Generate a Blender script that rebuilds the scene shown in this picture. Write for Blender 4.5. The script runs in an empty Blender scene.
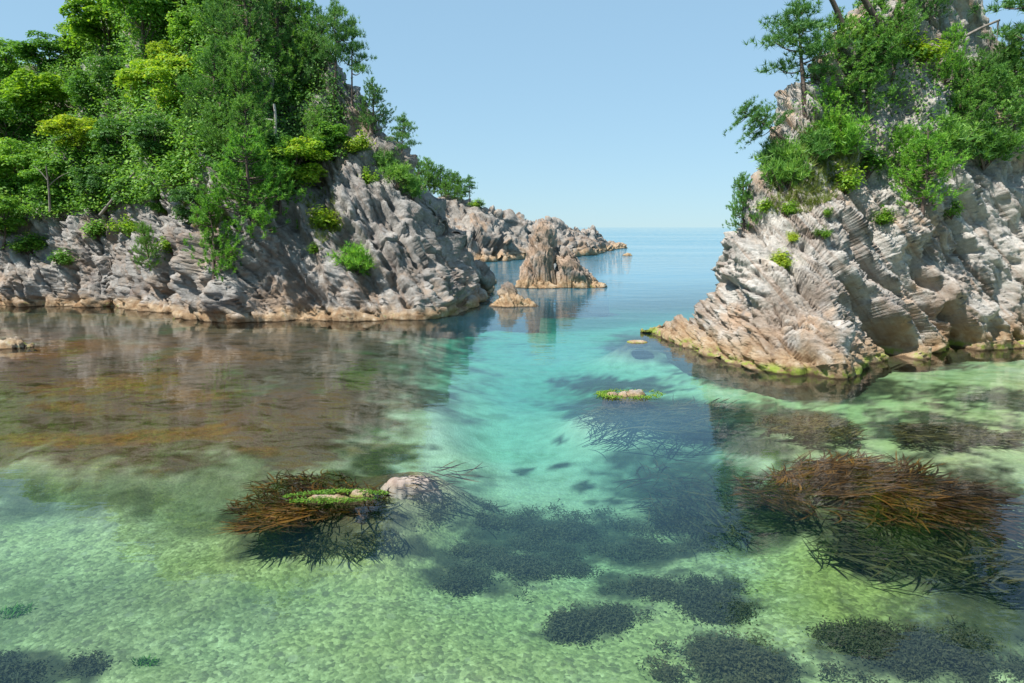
import bpy, math, random
import numpy as np
from mathutils import Vector
from mathutils.bvhtree import BVHTree

SC = bpy.context.scene
COL = SC.collection
W, H, FPX = 1024, 683, 683.0
CAMH = 4.5
PITCH = math.atan((341.5 - 227.0) / FPX)
CAM = np.array([0.0, 0.0, CAMH])
FWD = np.array([0, math.cos(PITCH), -math.sin(PITCH)])
UP = np.array([0, math.sin(PITCH), math.cos(PITCH)])
RT = np.array([1.0, 0, 0])

# ------------------------------------------------------------------ camera helpers
def ray(px, py):
    return RT * ((px - 512) / FPX) + UP * (-(py - 341.5) / FPX) + FWD

def at(px, py, Y):
    d = ray(px, py)
    return CAM + d * (Y / d[1])

def onz(px, py, z=0.0):
    d = ray(px, py)
    return CAM + d * ((z - CAMH) / d[2])

def project(P):
    Q = np.asarray(P, float) - CAM
    f = Q @ FWD
    return 512 + FPX * (Q @ RT) / f, 341.5 - FPX * (Q @ UP) / f

# ------------------------------------------------------------------ noise
_G = np.array([[1,1,0],[-1,1,0],[1,-1,0],[-1,-1,0],[1,0,1],[-1,0,1],[1,0,-1],[-1,0,-1],
               [0,1,1],[0,-1,1],[0,1,-1],[0,-1,-1],[1,1,0],[-1,1,0],[0,-1,1],[0,-1,-1]], float)

def _hash(ix, iy, iz, seed):
    h = (ix.astype(np.int64) * 374761393 + iy.astype(np.int64) * 668265263 + iz.astype(np.int64) * 2147483647 + seed * 1274126177) & 0xFFFFFFFF
    h = ((h ^ (h >> 13)) * 1274126177) & 0xFFFFFFFF
    h = ((h ^ (h >> 15)) * 2246822519) & 0xFFFFFFFF
    return h ^ (h >> 16)

def perlin(P, seed=0):
    P = np.asarray(P, float)
    i = np.floor(P).astype(np.int64)
    f = P - i
    u = f * f * f * (f * (f * 6 - 15) + 10)
    out = 0
    for dx in (0, 1):
        wx = u[:, 0] if dx else 1 - u[:, 0]
        for dy in (0, 1):
            wy = u[:, 1] if dy else 1 - u[:, 1]
            for dz in (0, 1):
                wz = u[:, 2] if dz else 1 - u[:, 2]
                g = _G[_hash(i[:, 0] + dx, i[:, 1] + dy, i[:, 2] + dz, seed) & 15]
                out = out + wx * wy * wz * (g[:, 0] * (f[:, 0] - dx) + g[:, 1] * (f[:, 1] - dy) + g[:, 2] * (f[:, 2] - dz))
    return out

def fbm(P, octv=4, seed=0, gain=0.5):
    o, a, fr = 0, 1.0, 1.0
    for k in range(octv):
        o = o + a * perlin(P * fr + 17.3 * k, seed + k)
        a *= gain; fr *= 2.03
    return o

def ridged(P, octv=4, seed=0):
    o, a, fr = 0, 1.0, 1.0
    for k in range(octv):
        o = o + a * (1 - 2 * np.abs(perlin(P * fr + 9.1 * k, seed + k)))
        a *= 0.5; fr *= 2.1
    return o - 0.9

def worley(P, seed=0):
    i = np.floor(P).astype(np.int64)
    f = P - i
    F1 = np.full(len(P), 9.0); F2 = np.full(len(P), 9.0); ID = np.zeros(len(P))
    for dx in (-1, 0, 1):
        for dy in (-1, 0, 1):
            for dz in (-1, 0, 1):
                h = _hash(i[:, 0] + dx, i[:, 1] + dy, i[:, 2] + dz, seed)
                q0 = dx + (h & 1023) / 1023.0 - f[:, 0]
                q1 = dy + ((h >> 10) & 1023) / 1023.0 - f[:, 1]
                q2 = dz + ((h >> 20) & 1023) / 1023.0 - f[:, 2]
                d = np.sqrt(q0 * q0 + q1 * q1 + q2 * q2)
                c = d < F1
                F2 = np.where(c, F1, np.minimum(F2, d))
                ID = np.where(c, (h % 997) / 997.0, ID)
                F1 = np.where(c, d, F1)
    return F1, F2, ID

def facets(U, seed):
    """flat-faced blocks: every cell is a plane with its own height and tilt; also gives the distance to the joints"""
    i = np.floor(U).astype(np.int64); f = U - i
    F1 = np.full(len(U), 9.0); F2 = np.full(len(U), 9.0); out = np.zeros(len(U))
    for dx in (-1, 0, 1):
        for dy in (-1, 0, 1):
            for dz in (-1, 0, 1):
                h = _hash(i[:, 0] + dx, i[:, 1] + dy, i[:, 2] + dz, seed)
                q0 = dx + (h & 1023) / 1023.0 - f[:, 0]; q1 = dy + ((h >> 10) & 1023) / 1023.0 - f[:, 1]; q2 = dz + ((h >> 20) & 1023) / 1023.0 - f[:, 2]
                d = np.sqrt(q0 * q0 + q1 * q1 + q2 * q2)
                g = _hash(i[:, 0] + dx, i[:, 1] + dy, i[:, 2] + dz, seed + 7)
                v = (g & 255) / 255.0 - .5 - 1.1 * (((g >> 8) & 255) / 255.0 - .5) * q0 - 1.1 * (((g >> 16) & 255) / 255.0 - .5) * q1 - 1.5 * (((g >> 24) & 255) / 255.0 - .5) * q2
                c = d < F1
                F2 = np.where(c, F1, np.minimum(F2, d)); out = np.where(c, v, out); F1 = np.where(c, d, F1)
    return out, F2 - F1

def smooth(a, b, x):
    t = np.clip((x - a) / (b - a), 0, 1)
    return t * t * (3 - 2 * t)

# ------------------------------------------------------------------ mesh + object helpers
def mesh_np(name, V, F, smooth_shade=False):
    V = np.asarray(V, np.float32); F = np.asarray(F, np.int32)
    me = bpy.data.meshes.new(name)
    me.vertices.add(len(V)); me.vertices.foreach_set('co', V.ravel())
    n, k = F.shape
    me.loops.add(n * k); me.loops.foreach_set('vertex_index', F.ravel())
    me.polygons.add(n)
    me.polygons.foreach_set('loop_start', np.arange(0, n * k, k, dtype=np.int32))
    me.polygons.foreach_set('loop_total', np.full(n, k, np.int32))
    me.polygons.foreach_set('use_smooth', np.full(n, smooth_shade, bool))
    me.update(calc_edges=True)
    return me

def obj(name, me, mat=None, parent=None, loc=None):
    o = bpy.data.objects.new(name, me)
    COL.objects.link(o)
    if mat is not None and me is not None and not me.materials:
        me.materials.append(mat)
    if parent: o.parent = parent
    if loc is not None: o.location = loc
    return o

def tag(o, label=None, cat=None, group=None, kind=None):
    if label: o['label'] = label
    if cat: o['category'] = cat
    if group: o['group'] = group
    if kind: o['kind'] = kind
    return o

def grid_faces(nr, nc, flip=False):
    r, c = np.meshgrid(np.arange(nr - 1), np.arange(nc - 1), indexing='ij')
    a = (r * nc + c).ravel()
    q = np.stack([a, a + 1, a + nc + 1, a + nc], 1)
    return q[:, ::-1] if flip else q

# ------------------------------------------------------------------ node helpers
def newmat(name):
    m = bpy.data.materials.new(name); m.use_nodes = True
    nt = m.node_tree; nt.nodes.clear()
    return m, nt

class NB:
    def __init__(s, nt): s.nt = nt
    def n(s, t, **kw):
        nd = s.nt.nodes.new(t)
        for k, v in kw.items(): setattr(nd, k, v)
        return nd
    def l(s, a, b): s.nt.links.new(a, b)
    def setin(s, sock, v):
        if isinstance(v, bpy.types.NodeSocket): s.l(v, sock)
        else: sock.default_value = v
    def noise(s, vec, scale, detail=4, rough=0.55, dist=0.0):
        nd = s.n('ShaderNodeTexNoise'); s.l(vec, nd.inputs['Vector'])
        nd.inputs['Scale'].default_value = scale; nd.inputs['Detail'].default_value = detail
        nd.inputs['Roughness'].default_value = rough; nd.inputs['Distortion'].default_value = dist
        return nd.outputs['Fac']
    def ramp(s, fac, stops):
        nd = s.n('ShaderNodeValToRGB'); s.l(fac, nd.inputs['Fac'])
        el = nd.color_ramp.elements
        while len(el) < len(stops): el.new(0.5)
        for e, (p, c) in zip(el, stops):
            e.position = p; e.color = (*c, 1) if not isinstance(c, float) else (c, c, c, 1)
        return nd.outputs['Color']
    def mix(s, fac, a, b, mode='MIX'):
        nd = s.n('ShaderNodeMix', data_type='RGBA', blend_type=mode)
        s.setin(nd.inputs[0], fac)
        for sock, v in ((nd.inputs[6], a), (nd.inputs[7], b)):
            if isinstance(v, tuple): sock.default_value = (*v, 1)
            else: s.setin(sock, v)
        return nd.outputs[2]
    def math(s, op, a, b=None, c=None, clamp=False):
        nd = s.n('ShaderNodeMath', operation=op, use_clamp=clamp)
        s.setin(nd.inputs[0], a)
        if b is not None: s.setin(nd.inputs[1], b)
        if c is not None: s.setin(nd.inputs[2], c)
        return nd.outputs[0]
    def maprange(s, v, a, b, c=0.0, d=1.0):
        nd = s.n('ShaderNodeMapRange', interpolation_type='SMOOTHSTEP')
        s.setin(nd.inputs[0], v)
        for i, x in zip((1, 2, 3, 4), (a, b, c, d)): nd.inputs[i].default_value = x
        return nd.outputs[0]
    def mapping(s, vec, rot=(0, 0, 0), scale=(1, 1, 1)):
        nd = s.n('ShaderNodeMapping'); s.l(vec, nd.inputs[0])
        nd.inputs['Rotation'].default_value = rot; nd.inputs['Scale'].default_value = scale
        return nd.outputs[0]
    def bump(s, h, strength, dist, normal=None):
        nd = s.n('ShaderNodeBump'); s.l(h, nd.inputs['Height'])
        nd.inputs['Strength'].default_value = strength; nd.inputs['Distance'].default_value = dist
        if normal is not None: s.l(normal, nd.inputs['Normal'])
        return nd.outputs[0]

DIP = math.radians(50)
E_N = np.array([math.sin(DIP), -.18, math.cos(DIP)]); E_N /= np.linalg.norm(E_N)      # across the beds
E_D = np.array([math.cos(DIP), 0, -math.sin(DIP)]); E_D -= E_N * (E_D @ E_N); E_D /= np.linalg.norm(E_D)   # down the dip
E_H = np.cross(E_N, E_D)

def strata_vec(b, pos, sd, sh, sn):
    cb = b.n('ShaderNodeCombineXYZ')
    for i, (v, k) in enumerate(((E_D, sd), (E_H, sh), (E_N, sn))):
        vm = b.n('ShaderNodeVectorMath', operation='DOT_PRODUCT'); b.l(pos, vm.inputs[0]); vm.inputs[1].default_value = tuple(v * k)
        b.l(vm.outputs['Value'], cb.inputs[i])
    return cb.outputs[0]

def rock_material(name, tone=(1, 1, 1), warm=0.5, tide=0.75, green=0.3, gz=(.34, .16)):
    m, nt = newmat(name); b = NB(nt)
    pos = b.n('ShaderNodeNewGeometry').outputs['Position']
    sep = b.n('ShaderNodeSeparateXYZ'); b.l(pos, sep.inputs[0]); z = sep.outputs[2]
    T = lambda c: tuple(x * t for x, t in zip(c, tone))
    n1 = b.noise(pos, 0.55, 8, 0.62, 0.4)
    base = b.ramp(n1, [(0.28, T((.17, .135, .125))), (0.43, T((.285, .27, .255))), (0.56, T((.385, .37, .35))), (0.72, T((.52, .495, .465)))])
    # thin beds, dipping like the displaced layers
    sv = strata_vec(b, pos, .10, .12, 2.4)
    n2 = b.noise(sv, 0.9, 7, 0.62, 0.7)
    base = b.mix(b.maprange(n2, .50, .68, 0, .75), base, T((.25, .185, .145)))
    base = b.mix(b.maprange(n2, .44, .30, 0, .6), base, T((.50, .46, .44)))
    n3 = b.noise(pos, 0.33, 5, 0.6, 0.8)
    base = b.mix(b.maprange(n3, .52, .66, 0, warm), base, T((.40, .255, .15)))
    n4 = b.noise(pos, 4.5, 6, 0.7)
    base = b.mix(b.maprange(n4, .35, .65, .0, .55), base, b.mix(1.0, base, (.62, .6, .58), 'MULTIPLY'))
    n5 = b.noise(pos, 1.3, 9, 0.7)
    base = b.mix(b.maprange(n5, .60, .68, 0, .5), base, T((.60, .565, .53)))
    vc = b.n('ShaderNodeTexVoronoi', feature='DISTANCE_TO_EDGE'); b.l(strata_vec(b, pos, .5, .9, 1.6), vc.inputs['Vector']); vc.inputs['Scale'].default_value = 1.1
    n6 = b.noise(pos, 2.6, 8, .75, .5)
    base = b.mix(b.maprange(n6, .55, .65, 0, .75), base, T((.13, .115, .10)))
    base = b.mix(b.math('MULTIPLY', b.maprange(z, 4.5, .8, 0, .6), b.maprange(b.noise(pos, .7, 6, .65, .5), .45, .62, 0, 1)), base, (.33, .225, .145))
    # tide band
    na = 1.3 * min(1.0, tide * 1.3)
    nz = b.math('MULTIPLY_ADD', b.noise(pos, 1.1 if tide > .3 else 4.0, 4), na, -na / 2)
    zz = b.math('ADD', z, nz)
    tidecol = b.ramp(b.noise(pos, 2.4, 6, .65), [(.3, (.20, .105, .04)), (.47, (.36, .235, .125)), (.60, (.48, .355, .22)), (.72, (.62, .545, .44))])
    base = b.mix(b.maprange(zz, tide * 1.35, tide * .35, 0, .9), base, tidecol)
    gm = b.math('MULTIPLY', b.maprange(b.math('MULTIPLY_ADD', b.noise(pos, 3.2, 6, .7), .5, b.math('MULTIPLY', b.noise(pos, .6, 3), .5)), .60 - .16 * green, .66 - .12 * green, 0, .9), b.maprange(z, gz[0], gz[1], 0, 1))
    base = b.mix(gm, base, (.25, .33, .04))
    base = b.mix(b.maprange(zz, .02, -.30, 0, 1), base, (.09, .055, .028))
    base = b.mix(b.maprange(b.math('MULTIPLY_ADD', b.noise(pos, 2.5, 4), .16 * min(1, tide), z), .17 * min(1, tide), .10 * min(1, tide), 0, .9), base, (.075, .048, .026))      # wet weed line
    bs = b.n('ShaderNodeBsdfPrincipled')
    b.l(base, bs.inputs['Base Color']); bs.inputs['Roughness'].default_value = .88
    bs.inputs['Specular IOR Level'].default_value = .25
    h1 = b.bump(b.noise(pos, 6, 9, .74), .9, .16)
    h2 = b.bump(b.noise(strata_vec(b, pos, .5, .5, 4), 1.6, 7, .7), .45, .08, h1)
    b.l(h2, bs.inputs['Normal'])
    out = b.n('ShaderNodeOutputMaterial'); b.l(bs.outputs[0], out.inputs[0])
    return m

def leaf_material(name, stops, trans=.35, scale=.9, rough=.5):
    m, nt = newmat(name); b = NB(nt)
    g = b.n('ShaderNodeNewGeometry')
    oi = b.n('ShaderNodeObjectInfo')
    r = b.math('MULTIPLY_ADD', g.outputs['Random Per Island'], .55, b.math('MULTIPLY', b.noise(g.outputs['Position'], scale, 3), .75))
    r = b.math('ADD', r, b.math('MULTIPLY_ADD', oi.outputs['Random'], .3, -.3))
    c = b.ramp(r, stops)
    d = b.n('ShaderNodeBsdfPrincipled'); b.l(c, d.inputs['Base Color']); d.inputs['Roughness'].default_value = rough
    d.inputs['Specular IOR Level'].default_value = .3
    t = b.n('ShaderNodeBsdfTranslucent'); b.l(b.mix(1.0, c, (1.25, 1.25, .55), 'MULTIPLY'), t.inputs[0])
    ms = b.n('ShaderNodeMixShader'); ms.inputs[0].default_value = trans
    b.l(d.outputs[0], ms.inputs[1]); b.l(t.outputs[0], ms.inputs[2])
    out = b.n('ShaderNodeOutputMaterial'); b.l(ms.outputs[0], out.inputs[0])
    return m

def plain_material(name, stops, scale=3, rough=.85, stretch=(1, 1, 1)):
    m, nt = newmat(name); b = NB(nt)
    tc = b.n('ShaderNodeTexCoord').outputs['Object']
    v = b.mapping(tc, scale=stretch)
    c = b.ramp(b.noise(v, scale, 6, .65), stops)
    d = b.n('ShaderNodeBsdfPrincipled'); b.l(c, d.inputs['Base Color']); d.inputs['Roughness'].default_value = rough
    b.l(b.bump(b.noise(v, scale * 4, 5), .6, .03), d.inputs['Normal'])
    out = b.n('ShaderNodeOutputMaterial'); b.l(d.outputs[0], out.inputs[0])
    return m

M = {}
M['rock_left'] = rock_material('weathered rock grey', (1.02, 1.01, .98), .4, .6, .12)
M['rock_right'] = rock_material('weathered rock warm', (1.52, 1.49, 1.42), .6, .85, .85)
M['rock_far'] = rock_material('weathered rock far', (.92, .88, .82), .6, 1.2, .0)
M['rock_sea'] = rock_material('weathered rock sea', (1.12, 1.05, .97), .5, .9, .15)
M['rock_algae'] = rock_material('pale rock with algae', (1.6, 1.5, 1.35), .3, .10, 1.0, (.06, .015))
M['rock_pink'] = plain_material('pink coralline crust', [(.3, (.22, .13, .10)), (.5, (.42, .29, .24)), (.7, (.55, .42, .37))], 3)
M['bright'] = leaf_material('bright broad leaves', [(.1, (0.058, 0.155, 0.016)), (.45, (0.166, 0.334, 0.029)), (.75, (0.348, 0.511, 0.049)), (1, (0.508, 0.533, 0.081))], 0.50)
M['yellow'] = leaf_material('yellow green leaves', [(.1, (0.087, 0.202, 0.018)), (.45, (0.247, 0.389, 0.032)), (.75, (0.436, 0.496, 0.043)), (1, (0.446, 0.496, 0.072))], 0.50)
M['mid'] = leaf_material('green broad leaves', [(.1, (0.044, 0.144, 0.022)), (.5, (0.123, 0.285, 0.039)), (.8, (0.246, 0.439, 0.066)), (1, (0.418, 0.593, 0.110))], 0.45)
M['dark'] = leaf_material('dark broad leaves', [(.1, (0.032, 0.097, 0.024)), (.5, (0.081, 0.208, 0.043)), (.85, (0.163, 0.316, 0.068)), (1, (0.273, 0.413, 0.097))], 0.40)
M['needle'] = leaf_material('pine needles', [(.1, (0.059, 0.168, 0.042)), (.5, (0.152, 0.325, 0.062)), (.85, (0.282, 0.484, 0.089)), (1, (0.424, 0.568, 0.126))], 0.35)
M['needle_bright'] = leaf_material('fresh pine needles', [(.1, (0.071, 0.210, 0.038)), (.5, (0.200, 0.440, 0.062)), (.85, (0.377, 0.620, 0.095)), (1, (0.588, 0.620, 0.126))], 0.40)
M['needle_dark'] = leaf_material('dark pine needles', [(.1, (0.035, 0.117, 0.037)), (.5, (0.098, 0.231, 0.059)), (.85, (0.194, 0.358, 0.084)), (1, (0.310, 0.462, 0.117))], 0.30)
M['grass'] = leaf_material('dry green grass', [(.1, (.10, .15, .03)), (.5, (.20, .26, .06)), (.85, (.33, .36, .11)), (1, (.42, .40, .18))], .3)
M['bark'] = plain_material('pine bark', [(.3, (.05, .035, .028)), (.55, (.13, .09, .07)), (.75, (.22, .17, .14))], 5, .9, (1, 1, .3))
M['snag'] = plain_material('bleached dead wood', [(.3, (.25, .22, .19)), (.6, (.45, .41, .37)), (.8, (.6, .56, .52))], 6, .85, (1, 1, .25))
M['grey_wood'] = plain_material('grey dead wood', [(.3, (.10, .085, .07)), (.6, (.22, .19, .16)), (.8, (.34, .30, .26))], 6, .85, (1, 1, .25))
M['kelp'] = leaf_material('brown kelp', [(.2, (0.016, 0.007, 0.002)), (.5, (0.054, 0.024, 0.004)), (.75, (0.144, 0.063, 0.007)), (.95, (0.259, 0.126, 0.016))], .3, 1.5, .6)
M['kelp_dark'] = leaf_material('dark seaweed', [(.1, (.075, .066, .036)), (.5, (.12, .098, .05)), (.85, (.18, .135, .062)), (1, (.24, .175, .08))], .55, 1.5, .7)
M['kelp_olive'] = leaf_material('olive kelp', [(.2, (.018, .016, .005)), (.5, (.05, .042, .011)), (.8, (.11, .085, .020)), (1, (.17, .12, .03))], .3, 1.5, .6)
M['algae'] = leaf_material('green sea lettuce', [(.1, (0.043, 0.115, 0.007)), (.5, (0.115, 0.238, 0.014)), (1, (0.259, 0.346, 0.029))], .3, 2)

# ------------------------------------------------------------------ lofted rock masses
def catmull(C, t):
    n = len(C)
    i = np.clip(np.floor(t).astype(int), 0, n - 2); f = (t - i)
    p1, p2 = C[i], C[i + 1]
    p0 = np.where((i > 0).reshape(-1, *([1] * (C.ndim - 1))), C[np.maximum(i - 1, 0)], 2 * p1 - p2)
    p3 = np.where((i < n - 2).reshape(-1, *([1] * (C.ndim - 1))), C[np.minimum(i + 2, n - 1)], 2 * p2 - p1)
    f = f.reshape(-1, *([1] * (C.ndim - 1)))
    return 0.5 * (2 * p1 + (p2 - p0) * f + (2 * p0 - 5 * p1 + 4 * p2 - p3) * f * f + (3 * p1 - p0 - 3 * p2 + p3) * f ** 3)

def params(C, total, axis):
    """resample so that steps are about even in the picture"""
    D = np.linalg.norm(np.diff(C, axis=axis), axis=2)
    D = D.mean(axis=1 - axis)
    D = np.maximum(D, D.sum() * .01)
    cum = np.concatenate([[0], np.cumsum(D)])
    return np.interp(np.linspace(0, cum[-1], total), cum, np.arange(len(cum)))

def loft(cols, nr, nc, rows_weight=None):
    C = np.array(cols).transpose(1, 0, 2)          # rows, cols, 3
    if rows_weight is not None:
        cum = np.concatenate([[0], np.cumsum(rows_weight)])
        tr = np.interp(np.linspace(0, cum[-1], nr), cum, np.arange(len(cum)))
    else:
        tr = params(C, nr, 0)
    tc = params(C, nc, 1)
    A = catmull(C, tr)
    B = catmull(A.transpose(1, 0, 2), tc).transpose(1, 0, 2)
    return B

def grid_normals(G):
    du = np.gradient(G, axis=1); dv = np.gradient(G, axis=0)
    N = np.cross(du, dv)
    N /= np.linalg.norm(N, axis=2, keepdims=True) + 1e-9
    return N

def rock_disp(P, n, seed, k=1.0, strata=1.0, blocks=1.0):
    """metres of outward displacement; k scales the feature size"""
    Q = P / k
    s = Q @ n + .32 * fbm(Q * .30, 2, seed) + .05 * fbm(Q * 2.2, 2, seed + 3)
    def layer(fr, sd):
        q = s * fr + .25 * fbm(Q * .25, 2, sd)
        i = np.floor(q); f = q - i; zz = np.zeros_like(i)
        h = (_hash(i, zz, zz, sd) & 1023) / 1023.0; h2 = (_hash(i + 1, zz, zz, sd) & 1023) / 1023.0
        return h + (h2 - h) * smooth(.72, 1.0, f) - .45 * np.exp(-((f - .8) / .09) ** 2)
    mod = np.clip(.75 + 1.1 * fbm(Q * .3 + 40, 3, seed + 5), .15, 1.5)
    d = strata * mod * (1.0 * layer(.42, seed + 1) + .42 * layer(1.05, seed + 2) + .10 * layer(2.7, seed + 3))
    S = np.stack([Q @ E_D * .13, Q @ E_H * .13, Q @ E_N * 1.15], 1)      # long down the dip, thin across
    S = S + .12 * np.stack([fbm(Q * .7, 3, seed + 14), fbm(Q * .7, 3, seed + 15), fbm(Q * .7, 3, seed + 16)], 1)
    d += .28 * fbm(Q * .35, 2, seed + 11) + strata * .22 * ridged(np.stack([Q @ E_D * .09, Q @ E_H * .09, Q @ E_N * .8], 1), 2, seed + 12)
    w3 = np.stack([fbm(Q * .9, 2, seed + 21), fbm(Q * .9, 2, seed + 22), fbm(Q * .9, 2, seed + 23)], 1)
    for (fd, fh, fn, am, jo, sd) in ((.20, .34, .85, .52, .10, 30), (.55, .8, 2.0, .25, .07, 31), (1.5, 1.9, 4.6, .105, .04, 32)):
        U = np.stack([Q @ E_D * fd, Q @ E_H * fh, Q @ E_N * fn], 1) + .16 * w3
        v, e = facets(U, seed + sd)
        d += blocks * (am * v - jo * np.exp(-(e / .07) ** 2))
    c1 = perlin(np.stack([Q @ E_D * .10 + .2, Q @ E_H * .09, Q @ E_N * .8], 1) + .10 * fbm(Q * .9, 3, seed + 60)[:, None], seed + 61)
    c2 = perlin(np.stack([Q @ E_D * .20, Q @ E_H * .15, Q @ E_N * 1.7], 1) + .12 * fbm(Q * 1.5, 3, seed + 62)[:, None], seed + 63)
    wv_ = np.clip(.6 + 1.2 * fbm(Q * .4, 2, seed + 64), 0, 1.3)
    d -= strata * wv_ * (.60 * np.exp(-(c1 / .04) ** 2) + .28 * np.exp(-(c2 / .05) ** 2))
    d += .05 * ridged(Q * 1.9, 5, seed + 41) + .05 * fbm(Q * 5, 4, seed + 40, .7)
    return (d - .35 * strata) * k

def blur2(A, w):
    """wide box blur, edges clamped"""
    for ax in (0, 1):
        n_ = A.shape[ax]; k_ = min(w, n_ // 3)
        Pd = np.concatenate([np.repeat(np.take(A, [0], ax), k_, ax), A, np.repeat(np.take(A, [-1], ax), k_, ax)], ax)
        cs = np.cumsum(Pd, ax)
        A = (np.take(cs, np.arange(2 * k_, n_ + 2 * k_), ax) - np.take(cs, np.arange(0, n_), ax)) / (2 * k_)
    return A

def build_mass(name, cols, nr, nc, mat, n, seed, k, amp=1.0, bench=.4, grooves=(), rw=None, strata=1.0, blocks=1.0, ribs=0.0):
    G = loft(cols, nr, nc, rw)
    N = grid_normals(G)
    P = G.reshape(-1, 3)
    Nn = N.reshape(-1, 3)
    tocam = CAM - P
    sgn = np.sign((Nn[:, :] * tocam).sum(1)[len(P) // 6: len(P) // 2].sum())
    Nn = Nn * sgn
    flip = sgn > 0
    n = np.array(n, float); n /= np.linalg.norm(n)
    d = amp * rock_disp(P, n, seed, k, strata, blocks)
    d = d - .85 * blur2(d.reshape(nr, nc), 38).ravel()
    if ribs: d = d + ribs * (ridged(P * np.array([.62, .62, .13]) + .15 * perlin(P * .8, seed)[:, None], 3, seed + 90) - .1) * smooth(-4, -9, P[:, 0] - 1.0)
    lowfade = smooth(-1.0, 1.2, P[:, 2]) * .75 + .25
    d = d * lowfade
    d = d + bench * np.exp(-((P[:, 2] - .12) / .30) ** 2) * (.6 + 1.2 * perlin(P * .7, seed + 77))
    sx, sy = project(P)
    for line in grooves:                               # clefts that follow the beds
        pts, wid, dep = line
        W3 = []
        for (gx, gy) in pts:
            j = np.argmin((sx - gx) ** 2 + (sy - gy) ** 2 + ((Nn * tocam).sum(1) < 0) * 1e6)
            W3.append(P[j])
        W3 = np.array(W3)
        Pw = P + .25 * np.stack([perlin(P * 1.1, seed + 50), perlin(P * 1.1, seed + 51), perlin(P * 1.1, seed + 52)], 1)
        best = np.full(len(P), 1e9); tt = np.zeros(len(P)); side = np.zeros(len(P))
        L = len(W3) - 1
        for q in range(L):
            a, c = W3[q], W3[q + 1]; ab = c - a
            t = np.clip(((Pw - a) @ ab) / (ab @ ab), 0, 1)
            dd = np.linalg.norm(Pw - (a + t[:, None] * ab), axis=1)
            u = dd < best
            side = np.where(u, (Pw - (a + t[:, None] * ab)) @ E_N, side)
            tt = np.where(u, (q + t) / L, tt); best = np.minimum(best, dd)
        ww = np.interp(tt, np.linspace(0, 1, len(wid)), wid)
        de = np.interp(tt, np.linspace(0, 1, len(dep)), dep)
        d = d - de * np.exp(-(best / ww) ** 4)
        d = d + .32 * de * np.exp(-((best - 1.7 * ww) / (1.6 * ww)) ** 2) * (side > 0) * (best > ww)      # the bed above juts out over the cleft
    V = P + Nn * d[:, None]
    me = mesh_np(name, V, grid_faces(nr, nc, flip), True)
    o = obj(name, me, mat)
    return o, V

def column(w, r, q=None, back=9.0, under=-2.6, Yw=None, mids=None):
    """w: waterline pixel, r: skyline pixel with its distance; rows run from below the water over the face and down behind"""
    pw = onz(w[0], w[1], 0.0) if Yw is None else at(w[0], w[1], Yw)
    Y0 = pw[1]; Y1 = r[2]
    ts = [.05, .14, .27, .42, .58, .78, 1.0]
    q = q or [.02, .06, .14, .27, .44, .68, 1.0]
    pts = []
    u = pw.copy(); u[2] = under; u[1] -= .9
    pts.append(u); pts.append(pw)
    for t, g in zip(ts, q):
        pts.append(at(w[0] + (r[0] - w[0]) * t, w[1] + (r[1] - w[1]) * t, Y0 + (Y1 - Y0) * g))
    top = pts[-1]
    for f, zf in ((.45, .80), (1.0, .35), (1.25, None)):      # the far side falls away behind the skyline
        bk = top.copy(); bk[1] += back * f; bk[0] *= (bk[1] / top[1]) ** 1.04
        bk[2] = under if zf is None else (top[2] * zf if top[2] > 0 else top[2]); pts.append(bk)
    return pts

STR_N = (math.sin(DIP), -.18, math.cos(DIP))
CL = [.01, .03, .07, .14, .28, .56, 1.0]          # cliff first, slope above
SL = [.03, .09, .20, .34, .51, .75, 1.0]          # even slope
head_cols = [
    column((-330, 300), (-330, 60, 68), CL, 14), column((-130, 303), (-110, 62, 66), CL, 14),
    column((-20, 306), (0, 68, 62), CL, 14), column((50, 306), (55, 62, 60), CL, 14),
    column((95, 307), (90, 45, 58), CL, 14), column((118, 306), (125, 8, 55), CL, 14),
    column((150, 312), (150, -8, 53), CL, 14), column((178, 313), (175, -14, 51), CL, 14),
    column((186, 318), (200, -20, 49), CL, 14), column((215, 322), (225, -20, 47), CL, 14),
    column((255, 321), (250, -15, 46), CL, 14), column((300, 321), (282, 8, 44), SL, 13),
    column((350, 321), (310, 38, 42.5), SL, 12), column((400, 320), (338, 68, 41.5), SL, 11),
    column((440, 318), (367, 103, 40.5), SL, 9), column((462, 312), (398, 155, 40), SL, 8),
    column((478, 302), (432, 208, 40), SL, 6), column((488, 293), (458, 252, 41), SL, 5),
    column((492, 287), (478, 276, 43), SL, 4), column((492, 283), (488, 281.5, 47), SL, 3),
]
RW = [.5, .22, .5, .75, .9, .9, .95, 1, .7, .35, .3]
head, headV = build_mass('headland', head_cols, 400, 560, M['rock_left'], STR_N, 3, 1.0, .95, .22, ribs=.5, rw=[.4, .25, .5, .8, 1, 1, 1.1, 1.1, .5, .25, .2],
    grooves=[([(462, 285), (440, 250), (400, 190)], [.25, .25, .2], [.9, .8, .5]), ([(440, 300), (400, 235), (365, 180)], [.2, .2, .15], [.7, .7, .4]), ([(410, 305), (375, 235), (350, 185)], [.2, .2, .15], [.6, .6, .3]), ([(450, 300), (425, 255), (385, 190)], [.15, .15, .15], [.6, .6, .3]),
             ([(75, 300), (70, 270)], [.4, .2], [.8, .3])])
tag(head, 'tall grey cliff headland covered in trees on the left side', 'headland', kind='structure')

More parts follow.
